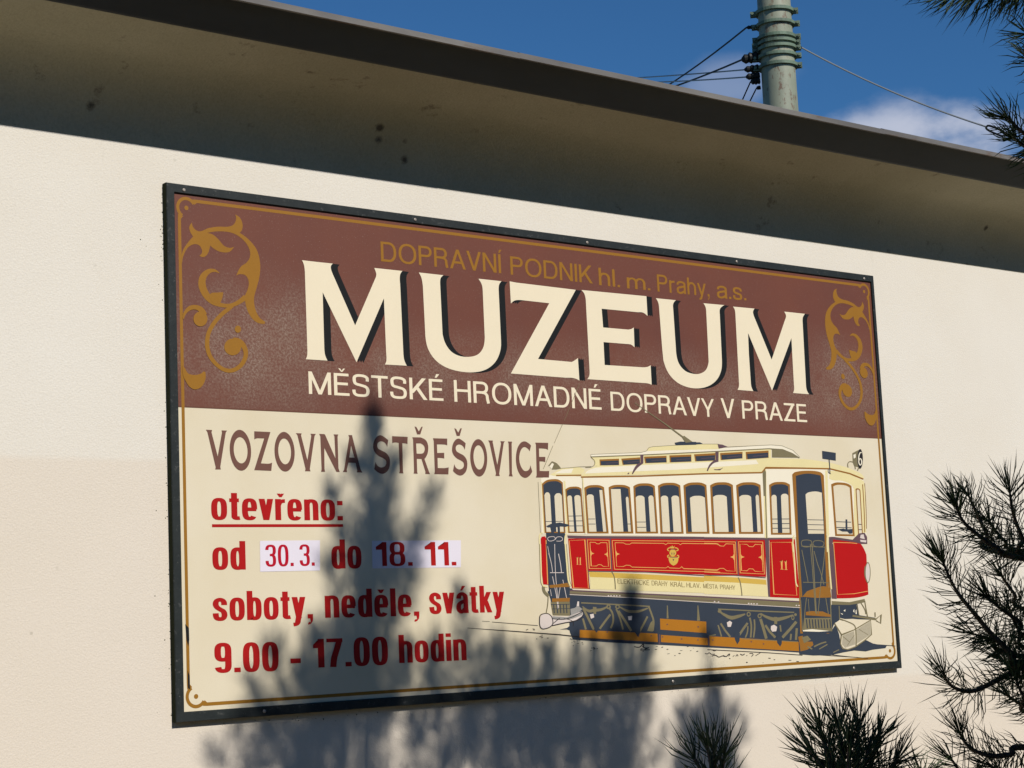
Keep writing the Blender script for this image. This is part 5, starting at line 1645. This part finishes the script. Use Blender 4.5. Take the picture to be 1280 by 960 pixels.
for path, dens, ln in leaders:
    path = [(path[0][0] + .45 * (path[1][0] - path[0][0]), path[0][1] + 24)] + path[1:]
    ty = TY + random.uniform(-.22, .22)
    P3 = [lift(x, y, ty) for x, y in path]
    fol.shoot([p - PR for p in P3], dens * 1.25, ln * 1.28, fine=False, rad=.0023, spread=(74, 34))
    for s_ in (-1, 1):
        # side twigs turn up beside each leader
        q0 = P3[min(2, len(P3) - 1)]
        off = np.array((s_ * random.uniform(.05, .09), random.uniform(-.06, .06), random.uniform(.02, .1)))
        fol.shoot([q0 + off - PR, q0 + off * .45 - np.array((0, 0, .12)) - PR, P3[-1] - PR], dens * .62, ln * 1.15, fine=False, rad=.0022, spread=(76, 34))
    # stem carrying the leader down to the trunk
    base = P3[-1]
    hub = np.array((.9 + .15 * (base[0] - .9), -3.94, 2.75)) if base[0] < 1.6 else np.array((1.15 + .2 * (base[0] - 1.0), -3.94, 2.3))
    stem = smooth3([P3[1], P3[-1], (P3[-1] * .55 + hub * .45) + np.array((.06 * np.sign(base[0] - 1), 0, -.12)), hub, np.array((1.0, -3.95, 1.8))])
    wood.tube([p - PR for p in stem], np.linspace(.004, .03, len(stem)), 6)

# fuller boughs under the leaders: their shade runs together low on the sign
ENV = [(285, 905), (305, 868), (340, 828), (390, 800), (440, 770), (500, 775), (560, 800), (620, 805), (700, 808), (760, 805), (800, 800), (822, 850), (850, 900), (880, 845), (930, 880), (945, 930)]
for i in range(90):
    x = random.uniform(300, 935)
    y = max(np.interp(x, [e[0] for e in ENV], [e[1] for e in ENV]) + abs(random.gauss(0, 60)) + 8, 0)
    lean = random.uniform(-45, 45)
    ty = TY + random.uniform(-.3, .3)
    P3 = [lift(x, y, ty), lift(x + lean * .4, y + 40, ty), lift(x + lean, y + 90, ty)]
    fol.shoot([p - PR for p in P3], 380, .098, fine=False, rad=.0022, spread=(74, 34))

# crown filling: boughs that keep the low branches in shade, none of them inside the picture
for i in range(420):
    for _ in range(30):
        c = np.array((random.uniform(-.45, 3.1), random.uniform(-5.0, -3.15), random.uniform(1.0, 3.75)))
        rr = ((c[0] - 1.25) / 1.75) ** 2 + ((c[1] + 4.0) / .95) ** 2 + ((c[2] - 2.3) / 1.6) ** 2
        if rr < 1.0 and not in_frame(c, .22):
            break
    else:
        continue
    out = c - np.array((1.1, -3.95, c[2]))
    out = out / (np.linalg.norm(out) + 1e-6)
    Ls = random.uniform(.18, .34)
    tipd = out * random.uniform(.4, .9) + np.array((random.uniform(-.3, .3), random.uniform(-.3, .3), random.uniform(.3, 1.0)))
    tipd /= np.linalg.norm(tipd)
    fol.shoot([c - PR, c - tipd * Ls * .5 - PR, c - tipd * Ls + np.array((0, 0, .02)) - PR], 430, .075, fine=False, rad=.0019)
    if i % 3 == 0:
        hub = np.array((1.05, -3.95, max(.6, c[2] - .55)))
        st = smooth3([c - tipd * Ls, c * .5 + hub * .5 + np.array((0, 0, -.08)), hub])
        wood.tube([p - PR for p in st], np.linspace(.006, .022, len(st)), 5)

def clothe(limb, start):
    """side twigs with needles along a limb, kept out of the picture"""
    n = len(limb)
    for k in range(start, n - 2):
        for _ in range(2):
            f = random.random()
            c = limb[k] * (1 - f) + limb[k + 1] * f
            ax = limb[k] - limb[k + 1]
            ax /= np.linalg.norm(ax) + 1e-9
            d = ax * random.uniform(.4, 1.0) + np.array((random.uniform(-.6, .6), random.uniform(-.6, .6), random.uniform(-.1, .8)))
            d /= np.linalg.norm(d)
            L = random.uniform(.16, .30)
            tip = c + d * L
            if in_frame(tip, .17) or in_frame(c, .10):
                continue
            fol.shoot([tip - PR, c + d * L * .5 + np.array((0, 0, -.02)) - PR, c - PR], 480, .08, True, .0012)
            wood.tube([tip - PR, c + d * L * .5 + np.array((0, 0, -.02)) - PR, c - PR], [.002, .0035, .005], 5)


def wander(st, start):
    out = list(st)
    ph = random.uniform(0, 6)
    for k in range(start, len(out) - 1):
        w = min(1, (k - start) / 5)
        out[k] = out[k] + np.array((0, .05 * math.sin(k * .6 + ph), .05 * math.sin(k * .45 + ph * 2))) * w
    return out


# the low boughs seen at the right edge of the picture: (photo points from the tip inwards), distance
low = [([(1193, 629), (1203, 650), (1218, 665), (1245, 684), (1285, 699)], 4.15, 900, .080), ([(1210, 618), (1220, 640), (1234, 668), (1250, 690)], 4.30, 620, .072),
       ([(1262, 612), (1266, 640), (1278, 672), (1295, 700)], 4.25, 900, .080), ([(1236, 652), (1256, 676), (1285, 690)], 4.35, 800, .075),
       ([(1177, 699), (1188, 724), (1199, 744), (1214, 762), (1238, 791), (1264, 816), (1290, 838)], 4.1, 880, .078), ([(1232, 745), (1250, 760), (1275, 778), (1300, 800)], 4.2, 900, .075),
       ([(1252, 720), (1268, 742), (1295, 765)], 4.3, 800, .075), ([(1262, 762), (1275, 790), (1300, 815)], 4.25, 900, .078), ([(1215, 792), (1240, 800), (1275, 820)], 4.2, 600, .07),
       ([(1179, 840), (1183, 850), (1192, 859), (1207, 864), (1222, 862), (1245, 851), (1266, 840), (1295, 828)], 4.1, 700, .076), ([(1250, 822), (1268, 838), (1295, 850)], 4.25, 950, .075),
       ([(1270, 850), (1280, 870), (1305, 890)], 4.2, 950, .075), ([(1258, 868), (1275, 880), (1305, 895)], 4.3, 700, .07),
       ([(1200, 917), (1207, 929), (1220, 939), (1240, 945), (1264, 943), (1295, 935)], 4.05, 850, .074), ([(1190, 950), (1202, 966), (1225, 985)], 4.1, 700, .075), ([(1240, 958), (1258, 968), (1290, 985)], 4.15, 850, .075),
       ([(1150, 972), (1170, 990), (1200, 1010)], 4.0, 700, .07)]
hubs = [np.array((1.0, -3.9, 1.25)), np.array((1.0, -3.9, 1.6))]
for path, t, dens, ln in low:
    P3 = [pt(x, y, t + .02 * k * (1 if path[0][1] < 900 else .5)) for k, (x, y) in enumerate(path)]
    fol.shoot([p - PR for p in P3], dens * .72, ln * 1.03, True, .00118, spread=(68, 24))
    end = P3[-1]
    hub = np.array((1.02, -3.93, end[2] - .25))
    st = P3 + [end * .6 + hub * .4 + np.array((0, 0, .03)), hub]
    st = wander(smooth3(st), 6 * len(P3) - 3)
    wood.tube([p - PR for p in st], np.linspace(.0024, .009, len(st)), 6)
    clothe(st, 6 * len(P3) - 5)
high = [([(1168, -22), (1195, -18), (1230, -14), (1275, -16), (1330, -30)], 4.2, 900, .078, .30), ([(1192, -8), (1215, -10), (1250, -14), (1300, -26)], 4.15, 800, .075, .30), ([(1238, -12), (1262, -8), (1300, -10)], 4.25, 800, .075, .25),
        ([(1284, 42), (1300, 48), (1330, 62)], 4.2, 420, .075, .1), ([(1286, 74), (1300, 84), (1330, 96)], 4.15, 420, .078, .2),
        ([(1258, 146), (1272, 160), (1290, 174), (1320, 196)], 4.1, 800, .072, 0), ([(1268, 172), (1282, 184), (1310, 200)], 4.15, 800, .070, .1)]
for path, t, dens, ln, dr_ in high:
    P3 = [pt(x, y, t + .02 * k) for k, (x, y) in enumerate(path)]
    fol.shoot([p - PR for p in P3], dens * .7, ln * 1.05, True, .0014, droop=dr_)
    end = P3[-1]
    hub = np.array((.98, -3.93, min(2.8, end[2] - .3)))
    st = wander(smooth3(P3 + [end * .5 + hub * .5 + np.array((0, 0, .05)), hub]), 6 * len(P3) - 3)
    wood.tube([p - PR for p in st], np.linspace(.0024, .009, len(st)), 6)
    clothe(st, 6 * len(P3) - 5)
# boughs added sunward of those low and high ones, to keep them shaded
for path, t in [(q[0], q[1]) for q in low + high] + [([(890, 940), (900, 980)], 3.6), ([(1030, 920), (1045, 960)], 3.72), ([(1075, 910), (1075, 960)], 3.75), ([(1110, 950), (1090, 985)], 3.76)] * 2:
    for (x, y) in path[:3]:
        p = pt(x, y, t)
        for rep in range(2):
            k = random.uniform(.9, 1.9) / math.cos(SUN_EL)
            c = p + SUN_DIR * k + np.array((random.gauss(0, .06), random.gauss(0, .06), random.gauss(0, .06)))
            if in_frame(c, .30) or c[2] > 3.75 or np.linalg.norm(c - CAM) < 1.3:
                continue
            tipd = np.array((random.uniform(-.8, .8), random.uniform(-.5, .5), random.uniform(.3, 1))); tipd /= np.linalg.norm(tipd)
            fol.shoot([c + tipd * .12 - PR, c - PR, c - tipd * .14 - PR], 620, .08, fine=False, rad=.0026)
wood.build('branches', bk, pine, True)
fol.build('needles', nm, pine)

# young pine whose tips stand up at the lower edge
YP = np.array(pt(1050, 1010, 3.75)); YP[2] = 0
young = tag(empty('young_pine', tuple(YP)), 'young pine with upright needle tufts at the bottom edge', 'tree')
f2, w2, tr2 = Foliage(), MB(), MB()
crown = pt(1050, 1080, 3.75)
tr2.tube([np.array((0, 0, -.1)), np.array((.01, 0, .5)), crown - YP], [.03, .024, .014], 10)
tr2.build('trunk', bk, young, True)
tips = [([(1024, 908), (1034, 940), (1046, 985)], 3.72), ([(1048, 905), (1053, 940), (1056, 990)], 3.75), ([(1074, 903), (1071, 940), (1066, 990)], 3.78), ([(1098, 922), (1088, 955), (1074, 995)], 3.74), ([(1012, 938), (1030, 962), (1052, 1000)], 3.70),
        ([(1122, 950), (1102, 975), (1078, 1010)], 3.76), ([(1062, 925), (1061, 955), (1060, 990)], 3.66), ([(1085, 938), (1078, 965), (1070, 995)], 3.68), ([(1036, 930), (1044, 960), (1053, 990)], 3.8), ([(1150, 975), (1125, 1000), (1095, 1025)], 3.78),
        ([(884, 932), (889, 955), (897, 995)], 3.6), ([(905, 945), (902, 970), (900, 1000)], 3.62), ([(868, 948), (880, 970), (896, 1000)], 3.6), ([(892, 938), (895, 970), (898, 1000)], 3.64)]
for path, t in tips:
    P3 = [pt(x, y, t) for x, y in path]
    left = path[0][0] < 950
    f2.shoot([p - YP for p in P3], 330 if left else 600, .074, True, .0013, spread=(48, 20))
    st = smooth3(P3 + [pt(960, 1090, 3.7), crown] if left else P3 + [crown])
    w2.tube([p - YP for p in st], np.linspace(.003, .009, len(st)), 6)
for i in range(60):
    c = crown + np.array((random.gauss(0, .22), random.gauss(0, .16), random.uniform(-.75, -.05)))
    o_ = c - crown; o_[2] = 0
    tipd = o_ / (np.linalg.norm(o_) + 1e-6) + np.array((0, 0, .6)); tipd /= np.linalg.norm(tipd)
    f2.shoot([c - YP, c - tipd * .1 - YP, c - tipd * .2 - YP], 500, .07, False, .0016)
w2.build('branches', bk, young, True)
f2.build('needles', nm, young)

# added, unseen belt of conifers behind the viewer: keeps the low sky and the sunlit ground off the wall
belt = Foliage()
bm_ = MB()
for i in range(17):
    bx, by, top = -13 + i * 2.0 + random.uniform(-.4, .4), -11.5 + random.uniform(-.7, .5), random.uniform(5.4, 6.8)
    bm_.tube([(bx, by, -.1), (bx, by, top * .6), (bx, by, top * .95)], [.16, .1, .02], 7)
    for k in range(150):
        h = random.random() ** .9
        rr = 1.35 * (1 - h) ** .8 + .15
        a = random.uniform(0, 2 * math.pi)
        c = np.array((bx + rr * math.cos(a), by + rr * math.sin(a), .3 + h * (top - .5)))
        o_ = np.array((math.cos(a), math.sin(a), .35))
        belt.shoot([c, c - o_ * rr * .5, c - o_ * rr * .9 - np.array((0, 0, .05))], 60, .34, False, .03)
sky_block = belt.build('sky_block_conifers', nm, None)
tag(sky_block, kind='stuff')
trunks = bm_.build('trunks', bk, sky_block)
